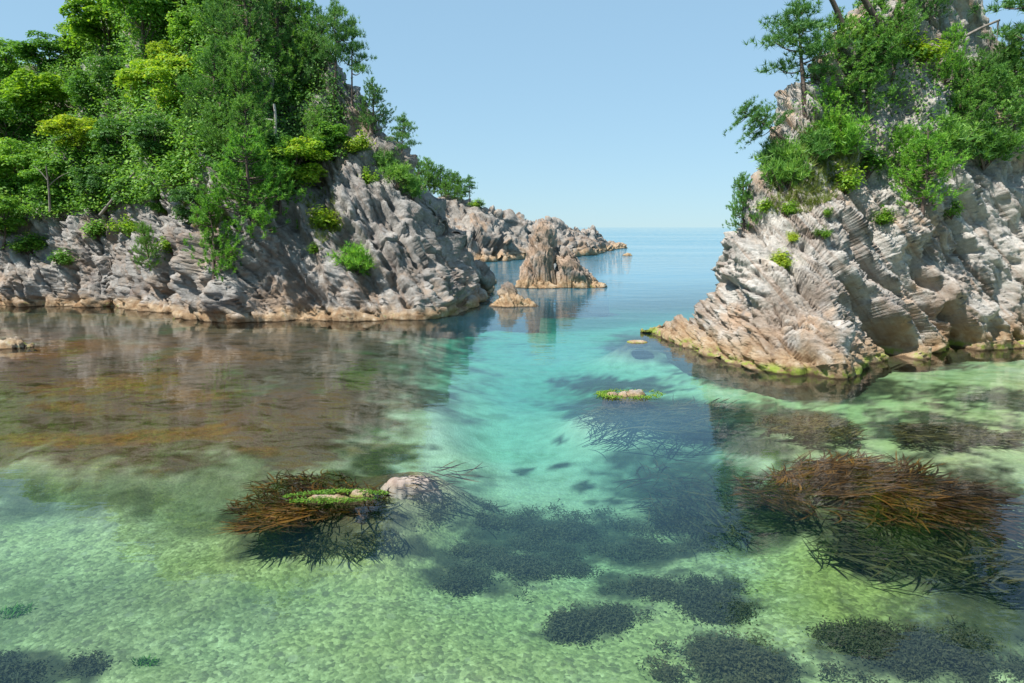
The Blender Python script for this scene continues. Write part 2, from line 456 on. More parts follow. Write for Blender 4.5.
R1 = [.03, .10, .22, .37, .55, .78, 1.0]
isl_cols = [
    column((640, 333), (694, 317, 29), [.1, .3, .5, .65, .8, .9, 1.0], 2, -1.6), column((655, 333), (712, 303, 28), [.05, .2, .4, .6, .75, .9, 1], 3, -1.6),
    column((672, 342), (730, 276, 27), [.10,.24,.42,.58,.72,.86,1], 4, -1.6),
    column((690, 351), (736, 244, 26.5), [.08,.20,.36,.52,.68,.84,1], 5, -1.6), column((732, 364), (740, 218, 26), [.06,.16,.30,.45,.62,.80,1], 6, -1.6), column((768, 372), (750, 188, 26), R1, 7, -1.4),
    column((805, 375), (772, 142, 26.5), R1, 8, -1.4), column((848, 374), (803, 100, 27), R1, 9, -1.4), column((885, 360), (832, 52, 27.5), R1, 10, -1.4),
    column((925, 352), (868, 2, 28), R1, 10, -1.4), column((965, 350), (900, -38, 28.5), R1, 10, -1.4), column((1010, 347), (935, -48, 29), R1, 10, -1.4),
    column((1060, 345), (965, -10, 30), R1, 10, -1.4), column((1130, 343), (1000, 50, 31), R1, 10, -1.4), column((1200, 338), (1040, 115, 32), R1, 9, -1.4),
    column((1260, 325), (1120, 200, 34), R1, 8, -1.4), column((1270, 312), (1230, 300, 38), R1, 4, -1.4),
]
isl, islV = build_mass('islet', isl_cols, 420, 560, M['rock_right'], STR_N, 57, .72, .95, .14, rw=[.4, .3, .6, .9, 1, 1, 1, .95, .4, .2, .2],
    grooves=[([(890, 352), (866, 308), (838, 280), (800, 246)], [.50, .30, .22, .10], [2.4, 1.7, 1.1, .4]),
             ([(925, 345), (895, 300), (862, 252), (835, 215)], [.17, .15, .13, .1], [1.1, 1.0, .8, .3]),
             ([(965, 345), (930, 290), (905, 250)], [.22, .16, .12], [1.0, .8, .4]),
             ([(1015, 342), (985, 285), (955, 225)], [.16, .16, .12], [.9, .9, .5]),
             ([(820, 330), (806, 305), (800, 285)], [.22, .28, .12], [.35, .4, .2])])
tag(isl, 'steep warm grey rock islet with slanting strata on the right side', 'islet', kind='structure')

prom_cols = [
    column((370, 270), (370, 172, 96), R1, 14, -6), column((430, 266), (415, 188, 97), R1, 14, -6), column((462, 263), (452, 198, 98), R1, 14, -6),
    column((488, 262), (478, 207, 99), R1, 14, -6), column((505, 261), (492, 211, 101), R1, 12, -6), column((522, 259), (510, 216, 104), R1, 12, -6),
    column((548, 258), (540, 223, 110), R1, 12, -6),
    column((578, 256), (560, 224, 116), R1, 12, -6), column((596, 254), (588, 229, 124), R1, 12, -6), column((607, 251), (602, 238, 134), R1, 9, -6),
    column((618, 249), (611, 245, 145), R1, 6, -6), column((626, 248), (624, 247.6, 152), R1, 4, -6)]
prom, promV = build_mass('promontory', prom_cols, 200, 420, M['rock_far'], (.8, -.2, .55), 91, 2.3, .75, .9, strata=.8, blocks=1.5,
    grooves=[([(497, 258), (500, 240), (498, 225)], [.5, .5, .3], [2.0, 1.8, .6])])
tag(prom, 'long low brown rock promontory reaching out to sea behind the headland', 'promontory', kind='structure')

# ------------------------------------------------------------------ free standing rocks
def height_rock(name, c, bumps, ext, res, mat, seed, k, amp, label, cat='rock', base=-1.5, group=None, strata=.6):
    """bumps: (dx, dy, rx, ry, top, power, lean) around the centre c; one continuous skin"""
    nx, ny = res
    X, Y = np.meshgrid(np.linspace(-ext[0], ext[0], nx), np.linspace(-ext[1], ext[1], ny))
    P0 = np.stack([X.ravel(), Y.ravel(), np.zeros(X.size)], 1)
    wob = .11 * fbm(P0 * (1.2 / k) + seed, 3, seed)
    Z = np.full(X.size, base)
    for (dx, dy, rx, ry, top, pw, *ln) in bumps:
        r = np.maximum(np.sqrt(((P0[:, 0] - dx) / rx) ** 2 + ((P0[:, 1] - dy) / ry) ** 2) + wob, 0)
        Z = np.maximum(Z, base + (top - base) * np.clip(1 - r ** pw, 0, 1))
    P = P0 + np.array(c); P[:, 2] = Z
    G = P.reshape(ny, nx, 3); N = grid_normals(G).reshape(-1, 3)
    N *= np.sign(N[:, 2:3].mean())
    n = np.array(STR_N); n = n / np.linalg.norm(n)
    d = amp * rock_disp(P, n, seed, k, strata, 1.2)
    V = P + N * d[:, None] * smooth(base, base + .5, Z)[:, None]
    V = V - np.array([c[0], c[1], 0])
    o = obj(name, mesh_np(name, V, grid_faces(ny, nx), True), mat, loc=(c[0], c[1], 0))
    return tag(o, label, cat, group)

def blob_rock(name, c, blobs, mat, seed, k, amp, label, cat='rock', base=-3.5, res=(150, 90)):
    """closed rounded-block lumps grown into one rock: (dx, dy, rx, ry, top, boxiness, taper, lean)"""
    parts = []
    for q, (dx, dy, rx, ry, top, e, tap, lean) in enumerate(blobs):
        th = np.linspace(0, 2 * math.pi, res[0] + 1); ph = np.linspace(-math.pi / 2, math.pi / 2, res[1])
        PH, TH = np.meshgrid(ph, th, indexing='ij')
        pw = lambda v, x: np.sign(v) * np.abs(v) ** x
        hz = (top - base) / 2; zc = (top + base) / 2
        zz = pw(np.sin(PH), e * .8)
        tt = 1 - tap * np.clip((zz * hz + zc) / max(top, .5), 0, 1)
        X = rx * pw(np.cos(PH), e) * pw(np.cos(TH), .8) * tt + lean * np.clip((zz * hz + zc) / max(top, .5), 0, 1)
        Y = ry * pw(np.cos(PH), e) * pw(np.sin(TH), .8) * tt
        G = np.stack([X + dx, Y + dy, zz * hz + zc], 2)
        cen = np.array([dx, dy, zc])
        N = unit_(G - cen + np.array([0, 0, 0])) * np.array([1, 1, .25]); N = unit_(N)
        N[..., 2] += .9 * np.clip((G[..., 2] - top * .8) / (top * .3 + .2), 0, 1); N = unit_(N)
        P = G.reshape(-1, 3)
        n = np.array(STR_N); n = n / np.linalg.norm(n)
        d = rock_disp(P + np.array(c), n, seed, k, .8, 1.2); d = amp * (d - d.mean())
        d = d.reshape(G.shape[:2]); d[:, -1] = d[:, 0]; d[0, :] = d[0].mean(); d[-1, :] = d[-1].mean()
        V = G + N * d[..., None]
        parts.append((V.reshape(-1, 3), grid_faces(res[1], res[0] + 1)))
    Vs, Fs, o = [], [], 0
    for V, F in parts:
        Vs.append(V); Fs.append(F + o); o += len(V)
    o = obj(name, mesh_np(name, np.concatenate(Vs), np.concatenate(Fs), True), mat, loc=(c[0], c[1], 0))
    return tag(o, label, cat)

def unit_(v): return v / (np.linalg.norm(v, axis=-1, keepdims=True) + 1e-9)

c = onz(556, 288)
blob_rock('sea_stack', c + np.array([0, 1.2, 0]),
    [(-1.25, 0, 1.36, 1.5, 4.55, .42, .34, .10), (-1.0, .2, .75, .9, 4.75, .5, .3, 0), (-1.9, -.35, .9, 1.2, 2.4, .5, .4, .2), (.95, -.1, 1.08, 1.3, 2.75, .42, .22, -.05), (1.8, -.2, 1.25, 1.2, 1.6, .5, .35, -.3), (2.6, -.3, 1.2, 1.0, .5, .6, .3, 0), (-1.2, -1.1, 1.4, .8, .6, .6, .4, 0)],
    M['rock_sea'], 21, .55, .85, 'tall twin-humped brown sea stack split by a dark cleft in the channel', 'sea stack')
c = onz(513, 307)
blob_rock('sea_rock', c + np.array([0, .6, 0]), [(-.1, 0, 1.25, .9, .8, .55, .45, 0), (-.2, .1, .8, .6, 1.3, .5, .5, 0), (.7, -.1, .8, .7, .5, .6, .4, 0)],
    M['rock_sea'], 33, .4, .75, 'low brown pointed rock just left of the sea stack', res=(110, 70), base=-2.6)
c = onz(612, 256)
height_rock('sea_rock', c + np.array([2.6, 1.0, 0]), [(0, 0, 2.6, 1.0, .5, 2)], (4, 2), (70, 40), M['rock_sea'], 35, .5, .4, 'tiny flat tan rock off the tip of the promontory', 'rock', base=-5)
c = onz(631, 397)
height_rock('mossy_rock', c + np.array([0, .2, 0]), [(.02, .02, .92, .44, .09, 3.2), (-.5, -.05, .45, .32, .08, 3), (.2, .1, .55, .26, .15, 4), (0, 0, 1.2, .9, -.08, 3)], (1.5, 1.1), (190, 140), M['rock_algae'], 41, .30, .32,
    'small flat pale rock with bright green weed, alone in dark water by the islet', 'rock', base=-2.2)
c = onz(637, 342)
blob_rock('mossy_rock', c, [(0, 0, .42, .30, .07, .8, .2, 0)], M['rock_algae'], 43, .14, .2, 'tiny green weed covered rock beside the islet left spur', res=(60, 30), base=-.22)
c = onz(334, 501)
height_rock('mossy_rock', c + np.array([0, .1, 0]), [(-.1, -.02, .70, .17, .06, 6), (.42, .12, .42, .15, .09, 5), (0, .05, 1.2, .7, -.10, 3), (0, 0, 1.9, 1.2, -.3, 1.2)], (2.4, 1.8), (200, 140), M['rock_algae'], 47, .24, .22,
    'flat rock fringed with bright green weed amid orange kelp in the foreground', 'rock', base=-2.0)
c = onz(412, 472)
height_rock('submerged_rock', c, [(0, 0, .72, .42, -.10, 4), (-.25, -.1, .5, .4, -.10, 4)], (1.1, .8), (90, 70), M['rock_pink'], 49, .15, .22, 'pale pink rock lying just under the water beside the orange kelp', 'rock', base=-1.5)
c = onz(12, 348)
height_rock('reef_rock', c, [(0, 0, 1.9, .9, .32, 2.2), (-2, 0, 2, 1, .3, 2)], (4.4, 1.8), (120, 60), M['rock_left'], 53, .35, .9, 'pale low reef rock breaking the shallow water at the left edge', 'rock', base=-1.6)

# ------------------------------------------------------------------ seabed
ctrl = [(0,690,-1.35),(256,690,-1.4),(512,690,-1.4),(760,690,-1.3),(1024,690,-1.2),(120,610,-1.3),(300,600,-1.35),(512,600,-1.5),(700,600,-1.4),(860,620,-1.2),
    (40,520,-1.2),(200,540,-1.1),(330,500,-.9),(480,520,-1.9),(600,540,-1.8),(520,450,-2.3),(560,400,-2.6),(640,400,-1.9),(650,470,-2.2),(700,430,-2.0),(740,520,-1.8),
    (50,450,-.5),(150,430,-.45),(250,420,-.42),(330,400,-.5),(390,420,-.9),(300,455,-.7),(100,380,-.38),(40,350,-.22),(200,350,-.3),(300,340,-.4),(380,335,-.6),(435,330,-1.2),
    (470,350,-2.4),(490,320,-3.2),(560,320,-3.6),(620,300,-4.5),(560,285,-4.5),(640,262,-8),(690,240,-14),(500,250,-10),(640,350,-2.2),(700,390,-1.6),
    (850,420,-1.0),(950,400,-.8),(770,400,-1.2),(800,430,-.7),(950,430,-.6),(880,445,-.95),(850,480,-.75),(950,480,-.65),(900,540,-1.0),(1010,560,-1.2),(1024,380,-.6),(900,370,-.7),
    (631,400,-1.4),(680,405,-1.4),(334,503,-1.0),(412,476,-1.3),(637,346,-1.6),(720,372,-.7),
    (1200,450,-1),(1200,380,-1),(-150,450,-.6),(-200,600,-1.3),(-200,360,-.5)]
CT = np.array([onz(a, b, z * .62) for a, b, z in ctrl])

MOUNDS = [(632, 400, -.16, 1.5, 1.2), (334, 502, -.18, 1.3, 1.0), (412, 474, -.2, 1.2, .9), (637, 342, -.16, 1.3, 1.1), (860, 490, -.32, 2.0, 1.3), (930, 505, -.35, 1.4, 1.2)]

def bed_z(P):
    # distances are measured in log-range so near and far control points weigh alike
    a = np.stack([P[:, 0] / np.maximum(P[:, 1], 2) * 1.6, np.log(np.maximum(P[:, 1], 2))], 1)
    q = np.stack([CT[:, 0] / CT[:, 1] * 1.6, np.log(CT[:, 1])], 1)
    num = 0; den = 0
    for j in range(len(CT)):
        w = 1 / (((a - q[j]) ** 2).sum(1) + 9e-3) ** 1.9
        num = num + w * CT[j, 2]; den = den + w
    z = num / den
    for (mx, my, mz, rx, ry) in MOUNDS:                    # low reefs that carry the awash rocks
        c = onz(mx, my, mz)
        g = np.exp(-(((P[:, 0] - c[0]) / rx) ** 2 + ((P[:, 1] - c[1]) / ry) ** 2))
        z = z + (mz - z) * g
    return z

nr, nc = 420, 420
yy = np.exp(np.linspace(math.log(2.2), math.log(260), nr))
uu = np.linspace(-1.35, 1.35, nc)
YY, UU = np.meshgrid(yy, uu, indexing='ij')
P = np.stack([(UU * (YY + 6)).ravel(), YY.ravel(), np.zeros(nr * nc)], 1)
Zb = bed_z(P)
Zb = Zb + .045 * fbm(P * .6, 3, 5) + .025 * fbm(P * 2.1, 3, 6) * np.clip(1, 0, 1) + .012 * fbm(P * 9, 2, 7)
P[:, 2] = np.minimum(Zb, -.06)
bsx, bsy = project(P)
warp = np.stack([fbm(P * .7, 4, 61) + .5 * fbm(P * 2.5, 3, 63), fbm(P * .7, 4, 62) + .5 * fbm(P * 2.5, 3, 64)], 1)

def blob(cx, cy, rx, ry, rot=0, soft=.3, wa=.85):
    a = math.radians(rot)
    dx = bsx - cx; dy = bsy - cy
    u = (dx * math.cos(a) + dy * math.sin(a)) / rx + wa * warp[:, 0]
    v = (-dx * math.sin(a) + dy * math.cos(a)) / ry + wa * warp[:, 1]
    r = np.sqrt(u * u + v * v)
    return 1 - smooth(1 - soft, 1 + soft, r)

def union(L):
    o = np.zeros(len(P))
    for e in L: o = np.maximum(o, blob(*e))
    return o

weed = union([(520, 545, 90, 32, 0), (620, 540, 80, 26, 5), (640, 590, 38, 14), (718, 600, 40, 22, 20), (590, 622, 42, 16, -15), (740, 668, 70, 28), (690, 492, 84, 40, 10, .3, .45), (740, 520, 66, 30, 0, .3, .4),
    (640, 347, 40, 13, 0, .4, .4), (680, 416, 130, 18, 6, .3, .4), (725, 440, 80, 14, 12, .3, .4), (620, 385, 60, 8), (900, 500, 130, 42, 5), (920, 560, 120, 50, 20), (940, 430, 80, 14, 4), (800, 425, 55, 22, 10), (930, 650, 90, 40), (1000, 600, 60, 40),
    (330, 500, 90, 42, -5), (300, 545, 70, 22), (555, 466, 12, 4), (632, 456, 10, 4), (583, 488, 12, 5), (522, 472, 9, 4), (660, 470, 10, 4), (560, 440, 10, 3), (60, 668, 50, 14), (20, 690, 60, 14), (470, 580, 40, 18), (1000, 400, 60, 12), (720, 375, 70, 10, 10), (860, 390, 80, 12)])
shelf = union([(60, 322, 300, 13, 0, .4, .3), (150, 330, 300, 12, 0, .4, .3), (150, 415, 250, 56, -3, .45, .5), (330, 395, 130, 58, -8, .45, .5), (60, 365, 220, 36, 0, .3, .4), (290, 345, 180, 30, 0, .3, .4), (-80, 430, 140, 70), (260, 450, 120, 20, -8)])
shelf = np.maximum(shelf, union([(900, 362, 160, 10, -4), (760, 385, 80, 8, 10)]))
weed = np.maximum(weed, .95 * union([(865, 515, 90, 20, 6, .4, .3), (930, 520, 90, 30, 6, .4, .3)])); weed = np.maximum(weed, .42 * union([(130, 592, 150, 30, -3, .6, .9), (40, 630, 90, 24, 0, .6, .9)])); weed = np.maximum(weed, .85 * union([(40, 503, 120, 26, 0, .4)])); weed = np.maximum(weed, .72 * union([(270, 505, 190, 44, 3, .45, .7)]))  # last patch is part weed, part cliff reflection painted into the bed colour
rust = union([(115, 384, 62, 9, -3), (190, 396, 50, 6), (60, 408, 40, 5), (160, 436, 70, 6, -4), (40, 440, 60, 6), (250, 452, 40, 5), (215, 356, 60, 6), (100, 345, 60, 5), (130, 318, 120, 5), (380, 452, 40, 8), (30, 352, 60, 5)])
algal = np.maximum(union([(900, 412, 200, 50, 0, .5, .4), (850, 585, 100, 40, 10, .7, .8)]), .5 * union([(300, 570, 200, 40, 0, .7, .7), (480, 640, 200, 40, 0, .7, .7)]))
me = mesh_np('seabed', P, grid_faces(nr, nc), True)
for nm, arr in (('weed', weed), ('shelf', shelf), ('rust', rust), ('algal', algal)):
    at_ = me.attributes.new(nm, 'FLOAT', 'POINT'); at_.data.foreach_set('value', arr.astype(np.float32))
m, nt = newmat('seabed sand and pebbles'); b = NB(nt)
pos = b.n('ShaderNodeNewGeometry').outputs['Position']
def attr(nm):
    a = b.n('ShaderNodeAttribute'); a.attribute_name = nm; return a.outputs['Fac']
vo = b.n('ShaderNodeTexVoronoi'); b.l(pos, vo.inputs['Vector']); vo.inputs['Scale'].default_value = 19; vo.inputs['Randomness'].default_value = 1
vs = b.n('ShaderNodeSeparateColor'); b.l(vo.outputs['Color'], vs.inputs[0])
peb = b.ramp(b.math('MULTIPLY_ADD', b.noise(pos, 5, 8, .82), 1.9, b.math('MULTIPLY_ADD', vs.outputs[0], .62, -.78)), [(.1, (.080, .078, .026)), (.4, (.19, .185, .068)), (.7, (.33, .295, .12)), (1, (.50, .44, .22))])
big = b.noise(pos, .9, 5, .6)
sand = b.ramp(b.noise(pos, 2.2, 6, .65), [(.3, (.43, .34, .235)), (.55, (.62, .47, .34)), (.75, (.74, .57, .44))])
yv = b.n('ShaderNodeSeparateXYZ'); b.l(pos, yv.inputs[0])
nearf = b.maprange(yv.outputs[1], 17, 9, .12, .85)
st = b.n('ShaderNodeTexVoronoi'); b.l(pos, st.inputs['Vector']); st.inputs['Scale'].default_value = 5.5
sc_ = b.n('ShaderNodeSeparateColor'); b.l(st.outputs['Color'], sc_.inputs[0])
stone = b.math('MULTIPLY', b.maprange(sc_.outputs[0], .74, .78, 0, 1), b.maprange(st.outputs['Distance'], .42, .30, 0, 1))
peb = b.mix(b.math('MULTIPLY', stone, .75), peb, b.ramp(sc_.outputs[1], [(.2, (.07, .065, .03)), (.6, (.15, .13, .06)), (.95, (.34, .29, .17))]))
ground = b.mix(nearf, sand, peb)
ground = b.mix(b.maprange(big, .52, .72, 0, .55), ground, (.17, .17, .06))
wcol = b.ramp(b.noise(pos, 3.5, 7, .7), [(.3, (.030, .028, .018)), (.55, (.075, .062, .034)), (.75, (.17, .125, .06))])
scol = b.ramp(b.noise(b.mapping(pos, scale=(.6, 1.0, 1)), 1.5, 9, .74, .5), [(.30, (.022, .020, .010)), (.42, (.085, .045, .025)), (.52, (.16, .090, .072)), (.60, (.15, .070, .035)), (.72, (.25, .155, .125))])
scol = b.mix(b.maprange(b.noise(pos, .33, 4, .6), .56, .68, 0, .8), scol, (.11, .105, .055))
ground = b.mix(b.math('MULTIPLY', attr('algal'), .62), ground, b.mix(1.0, ground, (.80, .84, .36), 'MULTIPLY'))
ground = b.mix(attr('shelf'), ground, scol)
ground = b.mix(b.math('MULTIPLY', attr('rust'), .6), ground, b.ramp(b.noise(pos, 5, 6, .7), [(.35, (.09, .036, .012)), (.6, (.26, .10, .028))]))
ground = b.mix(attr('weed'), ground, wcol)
bs = b.n('ShaderNodeBsdfPrincipled'); b.l(ground, bs.inputs['Base Color']); bs.inputs['Roughness'].default_value = .95; bs.inputs['Specular IOR Level'].default_value = 0
b.l(b.bump(vo.outputs['Distance'], .35, -.025, b.bump(b.noise(pos, 14, 5), .6, .03)), bs.inputs['Normal'])
out = b.n('ShaderNodeOutputMaterial'); b.l(bs.outputs[0], out.inputs[0])
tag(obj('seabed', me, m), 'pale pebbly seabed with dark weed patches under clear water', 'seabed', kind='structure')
BED = BVHTree.FromPolygons([Vector(v) for v in P], grid_faces(nr, nc).tolist())
# deep floor beyond
dv = np.array([[-9000, -60, -9.5], [9000, -60, -9.5], [9000, 16000, -9.5], [-9000, 16000, -9.5]], float)
m2, nt = newmat('deep sea floor'); b = NB(nt); bs = b.n('ShaderNodeBsdfDiffuse'); bs.inputs[0].default_value = (.45, .60, .62, 1)  # bluish floor colour stands in for light scattered in deep water
out = b.n('ShaderNodeOutputMaterial'); b.l(bs.outputs[0], out.inputs[0])
tag(obj('sea_floor', mesh_np('sea_floor', dv, np.array([[0, 1, 2, 3]])), m2), 'deep floor of the open sea, tinted blue for scattered light', 'seabed', kind='structure')

# ------------------------------------------------------------------ water
m, nt = newmat('clear sea water'); b = NB(nt)
pos = b.n('ShaderNodeNewGeometry').outputs['Position']
wv = b.mapping(pos, rot=(0, 0, .25), scale=(.55, 1.25, 1))
w1 = b.noise(wv, .55, 3, .5, .3); w2 = b.noise(wv, 2.2, 3, .5, .2); w3 = b.noise(wv, 7.0, 2, .5)
ys = b.n('ShaderNodeSeparateXYZ'); b.l(pos, ys.inputs[0])
calm = b.math('MULTIPLY', b.maprange(b.noise(b.mapping(pos, scale=(.006, .035, 1)), 1.0, 5, .6), .35, .65, .3, 1.2), b.maprange(ys.outputs[1], 25, 160, 1.0, 8.0))
hh = b.math('ADD', b.math('MULTIPLY', w1, .027), b.math('ADD', b.math('MULTIPLY', w2, .0095), b.math('MULTIPLY', w3, .0012)))
hh = b.math('MULTIPLY', hh, calm)
nrm = b.bump(hh, 1.0, 1.0)
fr = b.n('ShaderNodeFresnel'); fr.inputs['IOR'].default_value = 1.333; b.l(nrm, fr.inputs['Normal'])
gl = b.n('ShaderNodeBsdfGlossy'); gl.inputs['Roughness'].default_value = .0; b.l(nrm, gl.inputs['Normal']); gl.inputs['Color'].default_value = (1, 1, 1, 1)
tr = b.n('ShaderNodeBsdfTransparent'); tr.inputs[0].default_value = (1, 1, 1, 1)
body = b.n('ShaderNodeBsdfDiffuse'); body.inputs[0].default_value = (.05, .21, .30, 1)      # what deep water scatters back
da = b.n('ShaderNodeAttribute'); da.attribute_name = 'depth'
deep = b.maprange(da.outputs['Fac'], .5, 3.4, 0.0, .97)
tb = b.n('ShaderNodeMixShader'); b.l(deep, tb.inputs[0]); b.l(tr.outputs[0], tb.inputs[1]); b.l(body.outputs[0], tb.inputs[2])
ms = b.n('ShaderNodeMixShader'); b.l(fr.outputs[0], ms.inputs[0]); b.l(tb.outputs[0], ms.inputs[1]); b.l(gl.outputs[0], ms.inputs[2])
va = b.n('ShaderNodeVolumeAbsorption'); va.inputs['Color'].default_value = (.0, .86, .80, 1); va.inputs['Density'].default_value = .29
out = b.n('ShaderNodeOutputMaterial'); b.l(ms.outputs[0], out.inputs[0]); b.l(va.outputs[0], out.inputs['Volume'])
gx = np.concatenate([[-8500, -2500, -800, -300, -150], np.linspace(-90, 90, 121), [150, 300, 800, 2500, 8500]])
gy = np.concatenate([[-55, -20, 0], np.exp(np.linspace(math.log(3), math.log(240), 130)), [400, 900, 2500, 6500, 15500]])
GX, GY = np.meshgrid(gx, gy); nx_, ny_ = len(gx), len(gy)
top = np.stack([GX.ravel(), GY.ravel(), np.zeros(GX.size)], 1)
bot = top.copy(); bot[:, 2] = -10
q = top.copy(); q[:, 1] = np.maximum(q[:, 1], 3)
dep = np.clip(-bed_z(q), 0, 9); dep = np.where((np.abs(q[:, 0]) > 140) | (q[:, 1] > 150), 9, dep)
fa = grid_faces(ny_, nx_); nt_ = len(top)
rim = [k for k in range(nx_)] + [r_ * nx_ + nx_ - 1 for r_ in range(1, ny_)] + [(ny_ - 1) * nx_ + k for k in range(nx_ - 2, -1, -1)] + [r_ * nx_ for r_ in range(ny_ - 2, 0, -1)]
sd = np.array([(rim[k], rim[k] + nt_, rim[(k + 1) % len(rim)] + nt_, rim[(k + 1) % len(rim)]) for k in range(len(rim))])
wme = mesh_np('water', np.concatenate([top, bot]), np.concatenate([fa, fa[:, ::-1] + nt_, sd]))
wa_ = wme.attributes.new('depth', 'FLOAT', 'POINT'); wa_.data.foreach_set('value', np.concatenate([dep, dep]).astype(np.float32))
tag(obj('water', wme, m), 'clear turquoise sea water filling the cove', 'water', kind='structure')

# ------------------------------------------------------------------ vegetation generators
def unit(v): return v / (np.linalg.norm(v, axis=-1, keepdims=True) + 1e-9)

def frames(D, rng):
    r = unit(rng.normal(size=D.shape)); a = unit(np.cross(D, r)); c = np.cross(D, a)
    return a, c

def leaf_quads(C, Nrm, size, rng, aspect=.55):
    n = len(C)
    a, c = frames(Nrm, rng)
    L = (size * rng.uniform(.6, 1.35, n))[:, None]
    V = np.stack([C - a * L * .5, C + c * L * aspect * .5 + Nrm * L * .06, C + a * L * .5, C - c * L * aspect * .5 + Nrm * L * .06], 1).reshape(-1, 3)
    return V, np.arange(4 * n).reshape(n, 4)

def needle_tufts(C, D, per, length, width, rng, spread=.9):
    n = len(C)
    Cc = np.repeat(C, per, 0); Dd = np.repeat(D, per, 0)
    d = unit(Dd + spread * rng.normal(size=Cc.shape))
    L = (length * rng.uniform(.65, 1.2, len(Cc)))[:, None]
    a, _ = frames(d, rng)
    V = np.stack([Cc - a * width * .5, Cc + a * width * .5, Cc + d * L], 1).reshape(-1, 3)
    return V, np.arange(3 * n * per).reshape(-1, 3)

def tube(path, rad, sides=6):
    path = np.asarray(path, float); n = len(path)
    T = unit(np.gradient(path, axis=0))
    ref = np.array([.31, .95, .05]); a = unit(np.cross(T, ref)); c = np.cross(T, a)
    th = np.linspace(0, 2 * math.pi, sides, endpoint=False)
    V = path[:, None, :] + np.asarray(rad)[:, None, None] * (a[:, None, :] * np.cos(th)[None, :, None] + c[:, None, :] * np.sin(th)[None, :, None])
    F = []
    for i in range(n - 1):
        for k in range(sides):
            k2 = (k + 1) % sides
            F.append((i * sides + k, i * sides + k2, (i + 1) * sides + k2, (i + 1) * sides + k))
    return V.reshape(-1, 3), np.array(F)

def join(parts):
    Vs, Fs, o = [], [], 0
    for V, F in parts:
        Vs.append(V); Fs.append(F + o); o += len(V)
    return np.concatenate(Vs), np.concatenate(Fs)

def curve(p0, p1, bend, n=7):
    t = np.linspace(0, 1, n)[:, None]
    return p0 + (p1 - p0) * t + bend * (4 * t * (1 - t))

def make_pine(seed, style='dense'):
    """about 1 unit tall times 4 m; returns trunk mesh, crown arrays"""
    rng = np.random.default_rng(seed)
    Ht = 4.0
    lean = np.array([rng.uniform(-.35, .35), rng.uniform(-.2, .2), 0])
    top = np.array([0, 0, Ht]) + lean * 1.5
    tp = curve(np.zeros(3), top, np.array([rng.uniform(-.25, .25), rng.uniform(-.2, .2), 0]), 9)
    tp[0, 2] = -.5
    parts = [tube(tp, np.linspace(.10, .02, 9))]
    C, D = [], []
    if style == 'dense':
        for k in range(54):
            f = rng.uniform(.02, .97); p = np.array([np.interp(f * Ht, tp[:, 2], tp[:, j]) for j in range(3)])
            az = rng.uniform(0, 6.283); ln = (1.45 * (1 - f) ** .75 + .22) * rng.uniform(.65, 1.15)
            e = p + np.array([math.cos(az) * ln, math.sin(az) * ln, ln * rng.uniform(.05, .55)])
            bp = curve(p, e, np.array([0, 0, -.08 * ln]), 5)
            parts.append(tube(bp, np.linspace(.03, .008, 5), 4))
            for q in range(int(3 + 4.5 * ln)):
                t = rng.uniform(.3, 1.05); c = p + (e - p) * t + rng.normal(size=3) * .16 * (ln + .3)
                up = unit(np.array([math.cos(az) * .45, math.sin(az) * .45, .9]) + rng.normal(size=3) * .25)
                for w_ in range(4):                      # a shoot: whorls of needles up a short stalk
                    C.append(c + up * .075 * w_ + rng.normal(size=3) * .02); D.append(up)
        per, L, wd = 10, .17, .034
    else:
        nb = 11 if style == 'open' else 15
        for k in range(nb):
            f = .38 + .6 * (k + rng.uniform(0, .6)) / nb
            p = np.array([np.interp(f * Ht, tp[:, 2], tp[:, j]) for j in range(3)])
            az = k * 2.4 + rng.uniform(-.5, .5); ln = rng.uniform(.7, 1.25) * (1.25 - f * .85) * 1.25
            e = p + np.array([math.cos(az) * ln, math.sin(az) * ln, ln * rng.uniform(.0, .35)])
            bp = curve(p, e, np.array([0, 0, -.12 * ln]), 6)
            parts.append(tube(bp, np.linspace(.035, .012, 6), 5))
            for pad in (.6, 1.0):
                pc = p + (e - p) * pad + np.array([0, 0, .06])
                pr = .30 + .22 * ln * pad
                for q in range(26):
                    o = rng.normal(size=3) * np.array([pr, pr, .10]) * .75
                    C.append(pc + o); D.append(unit(np.array([o[0] * .8, o[1] * .8, .75]) + rng.normal(size=3) * .2))
        for q in range(26):
            C.append(top + rng.normal(size=3) * np.array([.22, .22, .16])); D.append(np.array([0, 0, 1.0]))
        per, L, wd = 14, .25, .030
    V, F = needle_tufts(np.array(C), np.array(D), per, L, wd, rng, .75)
    tv, tf = join(parts)
    return mesh_np('pine_trunk', tv, tf, True), (V, F)

